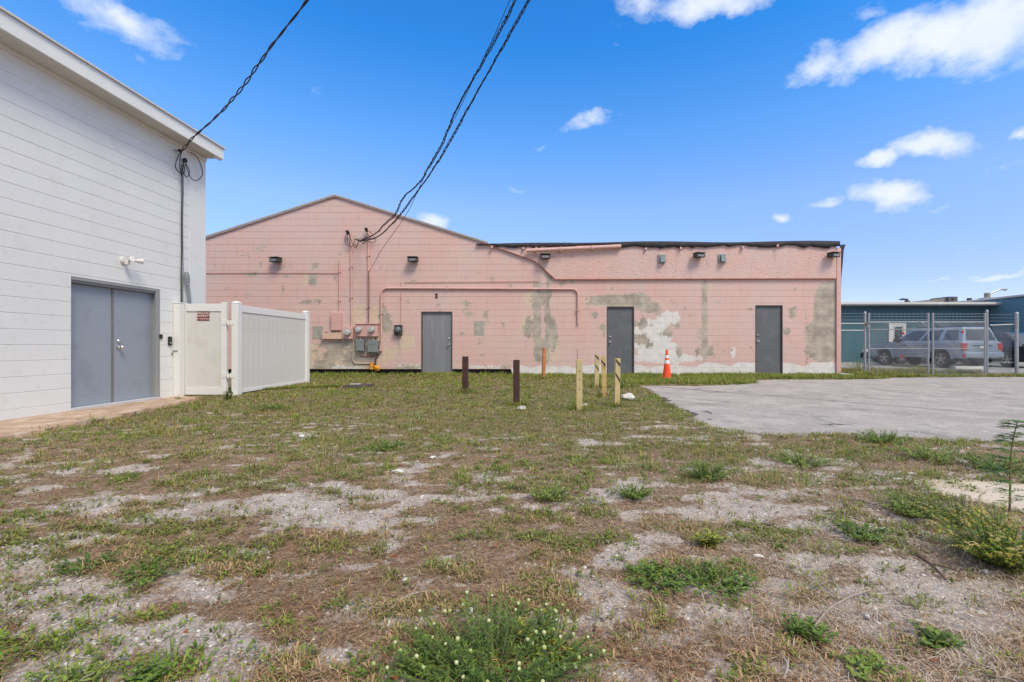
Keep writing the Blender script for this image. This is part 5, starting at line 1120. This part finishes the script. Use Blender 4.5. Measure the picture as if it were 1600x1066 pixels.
def build_lawn():
    # green tufts
    n = 64000; X, Y = sample(n, 1.05, 14.35); bare, gr = fields(X, Y)
    prob = gr*(1-.75*bare)+.05
    k = (rng.random(n) < prob) & keep_ok(X, Y); X, Y, gr = X[k], Y[k], gr[k]; n = len(X)
    nb = rng.integers(5, 12, n); idx = np.repeat(np.arange(n), nb); m = len(idx)
    rad = np.repeat(rng.uniform(.008, .035, n)*(1+.10*Y), nb); az0 = rng.random(m)*2*np.pi; rr = rad*np.sqrt(rng.random(m))
    bx = X[idx]+np.cos(az0)*rr; by = Y[idx]+np.sin(az0)*rr*1.0
    ok = keep_ok(bx, by); idx = idx[ok]; bx = bx[ok]; by = by[ok]; az0 = az0[ok]; m = len(idx)
    hs = np.repeat(rng.uniform(.6, 1.4, n), nb)[ok] if False else rng.uniform(.55, 1.35, n)[idx]
    ln = rng.uniform(.018, .046, m)*hs*(1+.10*np.minimum(by, 9))
    wallg = sstep(11.5, 13.6, by); ln *= 1+.25*wallg
    base = np.stack([bx, by, gz(bx, by)-.006], 1); az = az0+rng.normal(0, .6, m); lean = np.clip(rng.normal(.95, .35, m), .05, 1.5)
    lean = lean*(1-.35*wallg)
    wd = np.maximum(rng.uniform(.0028, .0058, m), by/455*.42)
    tone = pick_cols(n, GRN, .15)[idx]; dry = rng.random(m) < .15+.25*sstep(.46, .62, fbm(bx*1.1+9, by*2.0, 63, 4)); tone[dry] = pick_cols(dry.sum(), STR, .1)*.9
    # broad patches of the lawn are yellower
    pt = sstep(.45, .65, fbm(bx*.8, by*.8, 71, 3))[:, None]; tone = tone*(1-pt*.35)+np.array([.27, .235, .085])*pt*.35
    tone *= rng.uniform(.80, 1.2, (m, 1))
    leafy = (rng.random(n) < .5*sstep(6, 3, Y)+.15)[idx]          # flat leafed ground weeds
    ln = np.where(leafy, ln*.50, ln); wd = np.where(leafy, np.maximum(wd*1.9, .0065), wd); lean = np.where(leafy, np.clip(lean+.25, .3, 1.5), lean)
    base[:, 2] += np.where(leafy, rng.uniform(0, .022, m), 0); tone = np.where(leafy[:, None], tone*np.array([.85, .95, .85]), tone)
    dc = ((fbm(X*1.3+5, Y*1.6, 81, 3)+.25*np.exp(-((X-.75)**2/.5+(Y-1.6)**2/.25)) > .63) & (rng.random(n) < .6*sstep(8, 2.5, Y)))[idx]   # clumps gone orange and dry
    tone = np.where(dc[:, None], np.array([.48, .33, .175])*rng.uniform(.7, 1.25, (m, 1)), tone); wd = np.where(dc, wd*.6, wd); ln = np.where(dc, ln*1.3, ln)
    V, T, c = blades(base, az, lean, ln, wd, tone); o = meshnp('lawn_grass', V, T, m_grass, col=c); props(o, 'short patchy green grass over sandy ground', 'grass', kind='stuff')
    # dead thatch lying flat
    n = 300000; X, Y = sample(n, 1.05, 13.8); bare, gr = fields(X, Y)
    rt = sstep(.3, 1.2, X)*sstep(4.2, 3.2, Y)
    dens = (1-.9*bare)*(1-.45*gr)*.9+.10*(fbm(X*9, Y*9, 55, 2) > .5)+.30*rt
    k = (rng.random(n) < dens) & keep_ok(X, Y); k0 = k; X, Y = X[k], Y[k]; n = len(X)
    ln = rng.uniform(.012, .055, n)*(1+.05*Y); wd = np.maximum(rng.uniform(.0010, .0024, n), Y/455*.36)
    base = np.stack([X, Y, gz(X, Y)+rng.uniform(-.002, .012, n)], 1); az = rng.random(n)*2*np.pi; lean = np.clip(rng.normal(1.42, .16, n), .4, 1.62)
    col = pick_cols(n, STR, .22); pt = sstep(.42, .62, fbm(X*1.4+2, Y*1.4, 77, 4))[:, None]; col = col*(1-pt*.45)+col*np.array([.75, .58, .48])*pt*.45
    pale = (rng.random(n) < .5*rt[k0])[:, None]; col = np.where(pale, np.array([.58, .48, .38])*rng.uniform(.8, 1.2, (n, 1)), col)
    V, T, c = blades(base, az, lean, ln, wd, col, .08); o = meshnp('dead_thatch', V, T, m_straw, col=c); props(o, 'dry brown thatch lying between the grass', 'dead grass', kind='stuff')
    # shell chips and pebbles
    n = 90000; X, Y = sample(n, 1.05, 8.5); bare, gr = fields(X, Y); k = (rng.random(n) < bare*.75+.04) & keep_ok(X, Y); X, Y = X[k], Y[k]; n = len(X)
    X = np.concatenate([X, 2.0+rng.normal(0, .26, 2500)]); Y = np.concatenate([Y, 2.42+rng.normal(0, .10, 2500)]); n = len(X)
    s = rng.lognormal(-5.65, .50, n)*(1+.09*Y); s = np.minimum(s, .016)
    O = np.array([(1, 0, 0), (-1, 0, 0), (0, 1, 0), (0, -1, 0), (0, 0, 1)]); ca, sa = rng.random(n)*6.28, 0
    sc = np.stack([s*rng.uniform(.7, 1.4, n), s*rng.uniform(.5, 1, n), s*rng.uniform(.3, .8, n)], 1)
    P = O[None]*sc[:, None]; cx, sx = np.cos(ca)[:, None], np.sin(ca)[:, None]; P = np.stack([P[..., 0]*cx-P[..., 1]*sx, P[..., 0]*sx+P[..., 1]*cx, P[..., 2]], -1)
    P += rng.normal(0, .12, P.shape)*s[:, None, None]
    P += np.stack([X, Y, gz(X, Y)-.006*fields(X, Y)[0]], 1)[:, None]
    kk = np.arange(n)[:, None]*5; T = np.concatenate([kk+[0, 2, 4], kk+[2, 1, 4], kk+[1, 3, 4], kk+[3, 0, 4]])
    pal = [(.74, .72, .69), (.60, .56, .52), (.50, .45, .41), (.68, .66, .64), (.34, .29, .25), (.45, .40, .36), (.22, .18, .15)]
    o = meshnp('shell_gravel', P.reshape(-1, 3), T, m_straw, col=np.repeat(pick_cols(n, pal, .1), 5, 0)); props(o, 'pale broken shell gravel scattered on bare sand', 'gravel', kind='stuff')
build_lawn()

def verge():
    # taller grass and weeds: wall foot, fence foot, lot edges
    pts = []
    def strip(n, f): 
        t = rng.random(n); s = rng.random(n); pts.append(f(t, s))
    strip(5200, lambda t, s: np.stack([-7.4+t*16.8, 14.38-s**1.5*(1.0+0*t), (.05+.13*rng.random(len(t))**2)*(1-.25*sstep(-1, 2, -7.4+t*16.8)), 0*t], 1))
    strip(2600, lambda t, s: np.stack([2.2+t*3.6, 10.9+s*3.4, .07+.08*rng.random(len(t)), 0*t], 1))
    strip(2200, lambda t, s: np.stack([5.6+t*4.5, 12.6+s*1.7, .06+.10*rng.random(len(t)), 0*t], 1))
    strip(2600, lambda t, s: np.stack([9.9+t*4.8, 14.8+s*2.6, .08+.16*rng.random(len(t)), 0*t+.6], 1))
    strip(900, lambda t, s: np.stack([10+t*8, 13.6+s*.7, .05+.07*rng.random(len(t)), 0*t+.6], 1))
    strip(700, lambda t, s: np.stack([9.6+t*1.6, 13.3+s*1.0, .10+.12*rng.random(len(t)), 0*t+.3], 1))
    strip(900, lambda t, s: np.stack([-6.6+t*2.3, 8.8+s*.6*0+t*1.0, .05+.05*rng.random(len(t)), 0*t], 1))
    xm, ym = sample(9000, 3.0, 13.6); km = (fbm(xm*2.6, ym*2.6, 95, 3) > .56) & keep_ok(xm, ym); xm, ym = xm[km], ym[km]
    pts.append(np.stack([xm, ym, .035+.06*rng.random(len(xm))*np.clip((fbm(xm*2.6, ym*2.6, 95, 3)-.5)*8, .4, 1.3), 0*xm+.1], 1)); lawn_n = sum(len(p) for p in pts)
    for (px, pt_, pb, *_r2) in BOL:
        cx_, cy_ = G(px, pb); strip(60, lambda t, s: np.stack([cx_+.09*np.cos(t*6.3)*(.6+1.6*s), cy_+.09*np.sin(t*6.3)*(.6+1.6*s), .05+.10*rng.random(len(t)), 0*t+.3], 1))
    for (ax_, ay_), (bx_, by_) in zip(ASPH[:11], ASPH[1:12]):
        strip(int(130*math.hypot(bx_-ax_, by_-ay_)*min(1, 5/ay_)), lambda t, s: np.stack([ax_+(bx_-ax_)*t+rng.normal(0, .07, len(t)), ay_+(by_-ay_)*t+rng.normal(0, .05, len(t)), .02+.05*s, 0*t+.4], 1))
    P = np.concatenate(pts); x, y, h, dr = P.T
    cl = fbm(x*1.6, y*1.6, 91, 3); k = (rng.random(len(x)) < sstep(.30, .55, cl)) | (dr == .1); P = P[k]; x, y, h, dr = P.T
    k = (sdist(x, y, ASPH) > -.09); x, y, h, dr = x[k], y[k], h[k], dr[k]; n = len(x)
    nb = rng.integers(7, 13, n); i = np.repeat(np.arange(n), nb); m = len(i); az = rng.random(m)*6.28; r = rng.random(m)*.05
    bx, by = x[i]+np.cos(az)*r, y[i]+np.sin(az)*r; by = np.where(by > YW-.02, np.where(bx < XC1+.1, YW-.04, by), by)
    base = np.stack([bx, by, gz(bx, by)-.01], 1); ln = h[i]*rng.uniform(.6, 1.2, m)*(.6+.8*cl[:len(h)][i] if False else 1)
    col = pick_cols(n, GRN, .2)[i]; d = rng.random(m) < .12+.35*dr[i]; col[d] = pick_cols(d.sum(), STR, .1)*1.15
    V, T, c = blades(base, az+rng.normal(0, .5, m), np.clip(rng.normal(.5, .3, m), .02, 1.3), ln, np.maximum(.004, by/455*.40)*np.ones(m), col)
    o = meshnp('tall_grass', V, T, m_grass, col=c); props(o, 'taller ragged grass along the wall foot and fence', 'grass', kind='stuff')
verge()

class Plant:
    def __init__(s): s.V = []; s.T = []; s.C = []; s.n = 0
    def leaf(s, p, d, up, ln, wd, col):
        d = d.normalized(); side = d.cross(up)
        if side.length < 1e-4: side = Vector((1, 0, 0))
        side.normalize(); nrm = side.cross(d).normalized()
        q = [p, p+d*ln*.35+side*wd/2+nrm*wd*.15, p+d*ln*.35-side*wd/2+nrm*wd*.15, p+d*ln*.75+side*wd*.36-nrm*wd*.05, p+d*ln*.75-side*wd*.36-nrm*wd*.05, p+d*ln-nrm*wd*.25, p+d*ln*.55-nrm*wd*.05]
        b = s.n; s.V += q; s.T += [(b, b+1, b+6), (b, b+6, b+2), (b+1, b+3, b+6), (b+6, b+4, b+2), (b+3, b+5, b+6), (b+6, b+5, b+4)]
        s.C += [tuple(c*(.8 if i in (0, 6) else 1.05) for c in col) for i in range(7)]; s.n += 7
    def blob(s, p, r, col, h=1.2):
        b = s.n; s.V += [p+Vector((r, 0, 0)), p+Vector((0, r, 0)), p+Vector((-r, 0, 0)), p+Vector((0, -r, 0)), p+Vector((0, 0, r*h)), p-Vector((0, 0, r*h))]
        s.T += [(b, b+1, b+4), (b+1, b+2, b+4), (b+2, b+3, b+4), (b+3, b, b+4), (b+1, b, b+5), (b+2, b+1, b+5), (b+3, b+2, b+5), (b, b+3, b+5)]; s.C += [col]*6; s.n += 6
    def out(s, name, parent):
        if not s.V: return
        return meshnp(name, np.array([tuple(v) for v in s.V]), np.array(s.T), m_leaf, parent, np.array(s.C), off=world_loc(parent))
def jit(c, r, v=.2):
    k = 1+r.uniform(-v, v); return tuple(x*k for x in c)
m_stem = mat('green_stem', (.12, .16, .05), .6, .2, 9, 0); m_stem2 = mat('brown_stem', (.20, .14, .08), .8, .2, 9, 0)
def bud_mesh(i):
    nm = 'flower_head_%d' % i
    if nm in bpy.data.meshes: return bpy.data.meshes[nm]
    bm = bmesh.new(); bmesh.ops.create_icosphere(bm, subdivisions=1, radius=1); r = random.Random(i)
    for v in bm.verts: v.co *= 1+r.uniform(-.15, .15)
    me = bpy.data.meshes.new(nm); bm.to_mesh(me); bm.free()
    for p in me.polygons: p.use_smooth = True
    me.materials.append(mat('bud_%d' % i, [(.52, .54, .27), (.60, .60, .36), (.38, .45, .17)][i], .8, .1, 300, .3, 500)); return me
def weed(px, py, rad, ht, n_st, cols, lab, seed, leafl=.03, leafw=.012, dens=16, flowers=0, fcol=(.62, .62, .42), spikes=0, cat='weed', low=.5, name='weed', stem_m=None, base=None):
    r = random.Random(seed); x, y = base if base else G(px, py); z = gh(x, y); o = thing(name, lab, cat, (x, y, z))
    LV = Plant(); FL = Plant(); ST = MB(); SP = Plant()
    for i in range(n_st):
        a = r.uniform(0, 6.283); rr = rad*math.sqrt(r.random()); tip = Vector((x+rr*math.cos(a), y+rr*math.sin(a), z+ht*r.uniform(low, 1)*(1-.45*(rr/rad)**2)))
        b0 = Vector((x+rr*.35*math.cos(a), y+rr*.35*math.sin(a), z)); midp = (b0+tip)/2+Vector((math.cos(a)*rr*.12, math.sin(a)*rr*.12, ht*.08))
        path = smooth_pts([b0, midp, tip], 5); ST.tube([path[0], path[5], path[-1]], [.0022, .0018, .0010], 3, cap=False)
        for j in range(dens):
            t = (j+r.random())/dens; k = min(int(t*(len(path)-1)), len(path)-2); p = path[k].lerp(path[k+1], t*(len(path)-1)-k)
            ang = r.uniform(0, 6.283); d = Vector((math.cos(ang), math.sin(ang), r.uniform(.1, .9)))
            s = r.uniform(.6, 1.2)*(1.1-.5*t); LV.leaf(p, d, Vector((0, 0, 1)), leafl*s, leafw*s, jit(r.choice(cols), r, .25))
        if flowers and r.random() < flowers:
            fo = bpy.data.objects.new('flower_head', bud_mesh(r.randrange(3))); C.objects.link(fo); fo.parent = o; fo.location = tip+Vector((0, 0, .004))-o.location; k_ = r.uniform(.0045, .0072); fo.scale = (k_, k_, k_*1.15)
        if spikes and r.random() < spikes:
            q = tip; dd = (path[-1]-path[-3]).normalized(); ddn = Vector((dd.x+r.uniform(-.3, .3), dd.y+r.uniform(-.3, .3), dd.z)).normalized()
            L_ = r.uniform(.06, .14)
            for k in range(34):
                t = k/34; p = q+ddn*L_*t+Vector((0, 0, -L_*.5*t*t)); ang = r.uniform(0, 6.28)
                SP.leaf(p, Vector((math.cos(ang), math.sin(ang), .4)), Vector((0, 0, 1)), .010*(1.15-t), .006*(1.15-t), jit(r.choice([(.62, .50, .16), (.66, .50, .24), (.52, .45, .12)]), r, .15))
    LV.out('leaves', o); ST.build('stems', stem_m or m_stem, o)
    FL.out('flower_heads', o); SP.out('seed_spikes', o)
    return o
g1c = [(.15, .24, .04), (.20, .30, .05), (.11, .19, .035), (.17, .25, .04)]; g2c = [(.25, .33, .06), (.31, .37, .08), (.19, .28, .05)]; g3c = [(.10, .18, .04), (.14, .22, .05)]
yel = [(.42, .40, .06), (.30, .35, .05), (.48, .38, .07)]
weed(770, 1052, .34, .15, 230, g1c+[(.08, .14, .025), (.10, .17, .03)], 'large bright weed clump with cream button flowers at bottom centre', 1, .026, .0062, 22, flowers=.26, name='flowering_weed')
weed(860, 1010, .14, .12, 40, g1c+yel, 'ragged yellowish weed at the right shoulder of the flowering clump', 21, .026, .008, 14, flowers=.3, name='flowering_weed')
weed(665, 1035, .10, .09, 26, g1c, 'small weed at the left edge of the flowering clump', 22, .024, .008, 12, flowers=.2, name='flowering_weed')
weed(1562, 868, .24, .26, 110, g1c+yel, 'dense bush with drooping yellow seed spikes at the right edge', 2, .036, .014, 15, spikes=.55, name='spiky_weed')
weed(1500, 812, .22, .15, 70, g2c+yel, 'yellow green weed with thin seed spikes before the tan slab', 3, .028, .010, 13, spikes=.35, name='spiky_weed')
weed(1420, 800, .20, .13, 60, g2c, 'loose light green weed left of the tan slab', 4, .028, .010, 13, name='leafy_weed')
weed(1345, 835, .14, .08, 36, g1c, 'low dark weed beside the white shell pile', 5, .03, .013, 11, name='leafy_weed')
weed(1102, 745, .20, .15, 80, g2c+g1c, 'rounded bushy weed standing alone in the middle right of the lawn', 6, .034, .008, 12, name='leafy_weed')
weed(989, 778, .15, .09, 55, g1c+g2c, 'bright green tuft left of the rounded bushy weed', 7, .034, .007, 11, name='leafy_weed')
weed(858, 784, .14, .09, 40, g2c, 'light green tuft in brown thatch near the lawn centre', 8, .032, .008, 11, name='leafy_weed')
weed(1110, 850, .09, .08, 26, yel+g2c, 'small yellowing weed above the wide green patch', 9, .034, .015, 9, name='leafy_weed')
weed(1030, 905, .16, .06, 60, g1c, 'left half of the wide low green patch right of centre', 10, .026, .011, 12, low=.3, name='creeping_weed')
weed(1120, 905, .17, .065, 60, g1c+g3c, 'right half of the wide low green patch right of centre', 11, .026, .011, 12, low=.3, name='creeping_weed')
weed(1262, 985, .08, .08, 24, g1c, 'fern like weed between twigs at lower right', 12, .03, .012, 12, name='leafy_weed')
weed(1452, 990, .08, .05, 20, g1c, 'small flat weed in the straw at lower right', 13, .032, .013, 9, low=.3, name='leafy_weed')
weed(1350, 1030, .09, .05, 20, g2c, 'tiny weed sprig near the bottom right twigs', 14, .028, .012, 9, low=.3, name='leafy_weed')
weed(132, 876, .12, .045, 40, g3c, 'dark green flat weed on bare sand at left', 15, .024, .009, 10, low=.3, name='creeping_weed')
weed(225, 890, .15, .05, 50, g1c, 'bright flat weed on bare sand, right of the dark one', 16, .024, .009, 10, low=.3, name='creeping_weed')
weed(110, 1050, .13, .07, 34, g2c, 'light green weed with a brown dead leaf at bottom left', 17, .028, .010, 11, low=.3, name='creeping_weed')
weed(220, 1052, .07, .06, 24, g1c, 'rounded dark leaved weed at bottom left', 18, .030, .016, 10, low=.4, name='leafy_weed')
weed(600, 700, .22, .08, 55, g2c+g1c, 'soft green mound in the lawn left of centre', 19, .036, .009, 10, name='leafy_weed')
weed(418, 640, .28, .08, 50, g1c, 'green mound in the grass before the long white panel', 20, .04, .011, 10, name='leafy_weed')
weed(140, 655, .16, .14, 22, g2c, 'grassy weed growing from the tan path by the double doors', 23, .06, .008, 7, name='leafy_weed')
weed(76, 668, .18, .13, 20, g1c, 'spindly weed on the tan path nearest the camera', 24, .04, .012, 9, name='leafy_weed')
weed(25, 662, .22, .05, 40, g1c, 'flat dark weed against the foot of the white wall', 25, .03, .010, 8, low=.3, name='creeping_weed')
weed(357, 624, .07, .26, 14, g1c, 'leafy shoot growing in the gap between gate and post', 26, .06, .03, 9, name='leafy_weed')
weed(279, 623, .05, .16, 10, g2c, 'small shoot at the foot of the latch post', 27, .05, .02, 7, name='leafy_weed')
weed(1380, 692, .26, .13, 60, g2c+g1c, 'ragged weeds at the near edge of the asphalt lot', 28, .045, .011, 11, name='leafy_weed')
weed(1450, 720, .30, .14, 60, g2c, 'low yellow green weeds between asphalt edge and tan slab', 29, .04, .011, 10, name='leafy_weed')
weed(1545, 735, .24, .12, 44, g1c, 'green weeds behind the tan slab near the sapling', 30, .04, .014, 10, name='leafy_weed')
weed(1255, 725, .26, .13, 55, g2c, 'light weeds near the asphalt edge right of the rounded weed', 31, .04, .010, 10, name='leafy_weed')
weed(960, 598, .0, .0, 0, g1c, 'x', 32) if False else None
weed(975, 606, .35, .24, 46, g1c+g2c, 'leafy weeds behind the yellow posts', 33, .06, .018, 10, name='leafy_weed')
weed(1010, 590, .40, .22, 44, g3c+g1c, 'dark leafy weeds left of the traffic cone', 34, .06, .022, 10, name='leafy_weed')
weed(1066, 586, .16, .34, 18, g2c+g3c, 'pale seedy weed right of the traffic cone', 35, .05, .018, 9, name='leafy_weed')
weed(1116, 586, .16, .28, 14, g2c, 'seedy weed at the wall below the upright cement strip', 36, .05, .014, 9, name='leafy_weed')
weed(1150, 586, .22, .30, 20, g2c, 'seedy weed at the wall left of the last grey door', 37, .05, .014, 9, name='leafy_weed')
weed(1345, 578, .50, .5, 70, g2c+g1c, 'bushy light green weed behind the first fence post', 38, .08, .025, 9, name='leafy_weed')
weed(1425, 580, .55, .36, 60, g2c+yel, 'yellow green weeds under the middle of the silver SUV', 39, .08, .02, 9, name='leafy_weed')
weed(1177, 674, .05, .02, 8, g3c, 'first tiny weed in a crack at the asphalt edge', 40, .03, .01, 6, name='leafy_weed')
weed(1232, 671, .09, .045, 16, g3c, 'small dark weed growing from the asphalt', 41, .03, .01, 8, name='leafy_weed')
weed(1118, 661, .07, .035, 12, g3c, 'small weed in the asphalt near its left corner', 42, .03, .01, 8, name='leafy_weed')

def sapling():
    x, y = G(1577, 815); z = gh(x, y); r = random.Random(77); o = thing('sapling', 'tall thin sapling with layered compound leaves at the right edge', 'sapling', (x, y, z))
    top = Vector((x+.04, y, z+.53)); path = smooth_pts([(x, y, z), (x+.005, y, z+.2), (x+.02, y+.01, z+.38), top], 8)
    MB().tube(path, [.0065-.0045*i/(len(path)-1) for i in range(len(path))], 6).build('stem', m_stem2, o, smooth=True)
    LV = Plant(); ST = MB()
    for i, hgt in enumerate([.12, .17, .22, .25, .29, .33, .36, .40, .43, .46, .49, .51, .53]):
        t = hgt/.53; p = path[min(int(t*(len(path)-1)), len(path)-1)]
        for k in range(3):
            a = r.uniform(0, 6.283) if k else (math.pi+r.uniform(-.6, .6)); L_ = r.uniform(.09, .16)*(1.15-.45*t) if hgt < .45 else r.uniform(.05, .10)
            d = Vector((math.cos(a), math.sin(a), r.uniform(.05, .35))); e = p+d*L_; e.z -= L_*.2
            pp = smooth_pts([p, (p+e)/2+Vector((0, 0, L_*.12)), e], 5); ST.tube([pp[0], pp[5], pp[-1]], [.0016, .0012, .0008], 3, cap=False)
            nn = 9
            for j in range(2, nn):
                q = pp[min(int(j/nn*10), 10)]; sd_ = d.cross(Vector((0, 0, 1))).normalized()
                for s in (1, -1): LV.leaf(q, sd_*s+d*.45+Vector((0, 0, r.uniform(-.15, .15))), Vector((0, 0, 1)), r.uniform(.022, .034), r.uniform(.009, .013), jit(r.choice([(.10, .19, .04), (.13, .24, .05), (.17, .28, .06)]), r, .2))
            LV.leaf(pp[-1], d, Vector((0, 0, 1)), .03, .012, (.10, .19, .05))
    LV.out('leaves', o); ST.build('leaf_stalks', m_stem, o)
sapling()

# twigs and dead leaves
m_twig = mat('grey_twig', (.36, .30, .25), .85, .2, 20, .2); m_twig2 = mat('dark_twig', (.11, .075, .055), .9, .2, 20, .2)
TW = [((1195, 815), (1215, 824), m_twig2, .006, 'short dark stick on the pale ground right of centre'), ((960, 727), (1002, 728), m_twig, .005, 'pale curved twig lying above the bright green tuft'), ((1275, 962), (1360, 915), m_twig, .0035, 'long forked grey twig in the straw at lower right'),
      ((1370, 958), (1420, 940), m_twig, .003, 'thin grey twig right of the long forked one'), ((1420, 855), (1478, 898), m_twig2, .008, 'dark root line across the pale ground at right'), ((1225, 1052), (1232, 1022), m_twig, .004, 'small upright grey twig at bottom right'),
      ((608, 950), (680, 922), m_twig, .003, 'thin curved twig above the flowering clump'), ((655, 905), (672, 925), m_twig, .0028, 'short straw coloured twig left of centre front'), ((1560, 885), (1590, 915), m_twig, .0035, 'pale twig under the yellow spiked bush'), ((85, 1058), (150, 1048), m_twig, .004, 'pale twig through the bottom left weed'),
      ((1540, 1040), (1590, 1055), m_twig, .003, 'thin twig in the bottom right corner')]
for (a, b, m, r_, lab) in TW:
    P0 = Vector(gpt(*a, .006)); P1 = Vector(gpt(*b, .010)); d = P1-P0; s = Vector((-d.y, d.x, 0))*random.uniform(-.18, .18)
    o = thing('twig', lab, 'twig', P0, 'twigs on the ground')
    pts = smooth_pts([P0, P0+d*.33+s+Vector((0, 0, .006)), P0+d*.7+s*.6+Vector((0, 0, .010)), P1], 5)
    MB().tube(pts, [r_*(1-.5*i/(len(pts)-1)) for i in range(len(pts))], 6).build('stick', m, o, smooth=True)
    q = pts[len(pts)//2]; e = q+Vector((d.x*.3-d.y*.25, d.y*.3+d.x*.25, .01)); MB().tube([q, (q+e)/2+Vector((0, 0, .004)), e], [r_*.6, r_*.45, r_*.3], 5).build('side_shoot', m, o, smooth=True)
DL = [((775, 858), (.42, .16, .06)), ((583, 880), (.36, .12, .05)), ((617, 876), (.32, .11, .05)), ((1152, 1018), (.40, .20, .11)), ((1286, 1004), (.34, .16, .08)), ((98, 1050), (.26, .12, .07)), ((181, 1058), (.38, .20, .12)), ((620, 1056), (.48, .14, .05)),
      ((290, 980), (.33, .13, .07)), ((1540, 925), (.34, .17, .09)), ((1460, 1026), (.30, .12, .06)), ((1425, 830), (.45, .20, .10)), ((840, 865), (.38, .17, .09)), ((1218, 873), (.34, .12, .06))]
LEAFLAB = ['orange dead leaf up the slope from the flowering clump', 'left one of two red brown dead leaves left of centre', 'right one of two red brown dead leaves left of centre', 'tan dead leaf in dry grass at bottom right of centre', 'brown dead leaf under the fern like weed', 'brown curled dead leaf in the bottom left weed',
           'tan dead leaf beside the bottom left weeds', 'bright orange leaf left of the flowering clump', 'small rusty leaf on the pale ground at left', 'brown leaf under the yellow spiked bush', 'dark red brown leaf at lower right', 'orange leaf on the white shell pile', 'small orange brown leaf above the flowering clump, right of the bigger one', 'reddish leaf on pale sand right of the wide green patch']
for i, ((p, c), lab) in enumerate(zip(DL, LEAFLAB)):
    r = random.Random(i); P0 = Vector(gpt(*p, .022)); o_ = Plant(); L_ = r.uniform(.022, .034); a = r.uniform(0, 6.28)
    d = Vector((math.cos(a), math.sin(a), r.uniform(.05, .35))); o_.leaf(P0-d*L_/2, d, Vector((0, 0, 1)), L_, L_*.55, c); o_.leaf(P0-d*L_*.2, Vector((-d.y, d.x, .5)), Vector((0, 0, 1)), L_*.6, L_*.4, jit(c, r))
    ob = meshnp('dead_leaf', np.array([tuple(v-P0) for v in o_.V]), np.array(o_.T), m_leaf, None, np.array(o_.C)); ob.location = P0; props(ob, lab, 'leaf', 'fallen dead leaves')
for i, (px, py, lab) in enumerate([(949, 845, 'white stone chip left of the wide green patch'), (1057, 746, 'white stone chip left of the rounded bushy weed'), (1138, 745, 'long white chip right of the rounded bushy weed'), (1181, 702, 'small white pebble near the asphalt edge'), (1262, 704, 'cream broken shell chip near the asphalt edge'),
                                 (1185, 864, 'pale flat stone below the yellowing weed'), (1355, 952, 'white shell piece among lower right twigs'), (1345, 1018, 'white bone like shell chip at bottom right'), (1440, 961, 'white oval stone at lower right'), (1540, 885, 'long white shell below the spiky bush'), (735, 948, 'hollow beige shell chunk above the flowering clump'), (1425, 742, 'flat white stone above the tan slab')]):
    lump('stone_chip', lab, 'stone', gpt(px, py, .006), (.016+.006*(i % 3), .010, .008), m_paper if i % 3 else m_conc, i+1, 1, .3, 'pale stone chips')
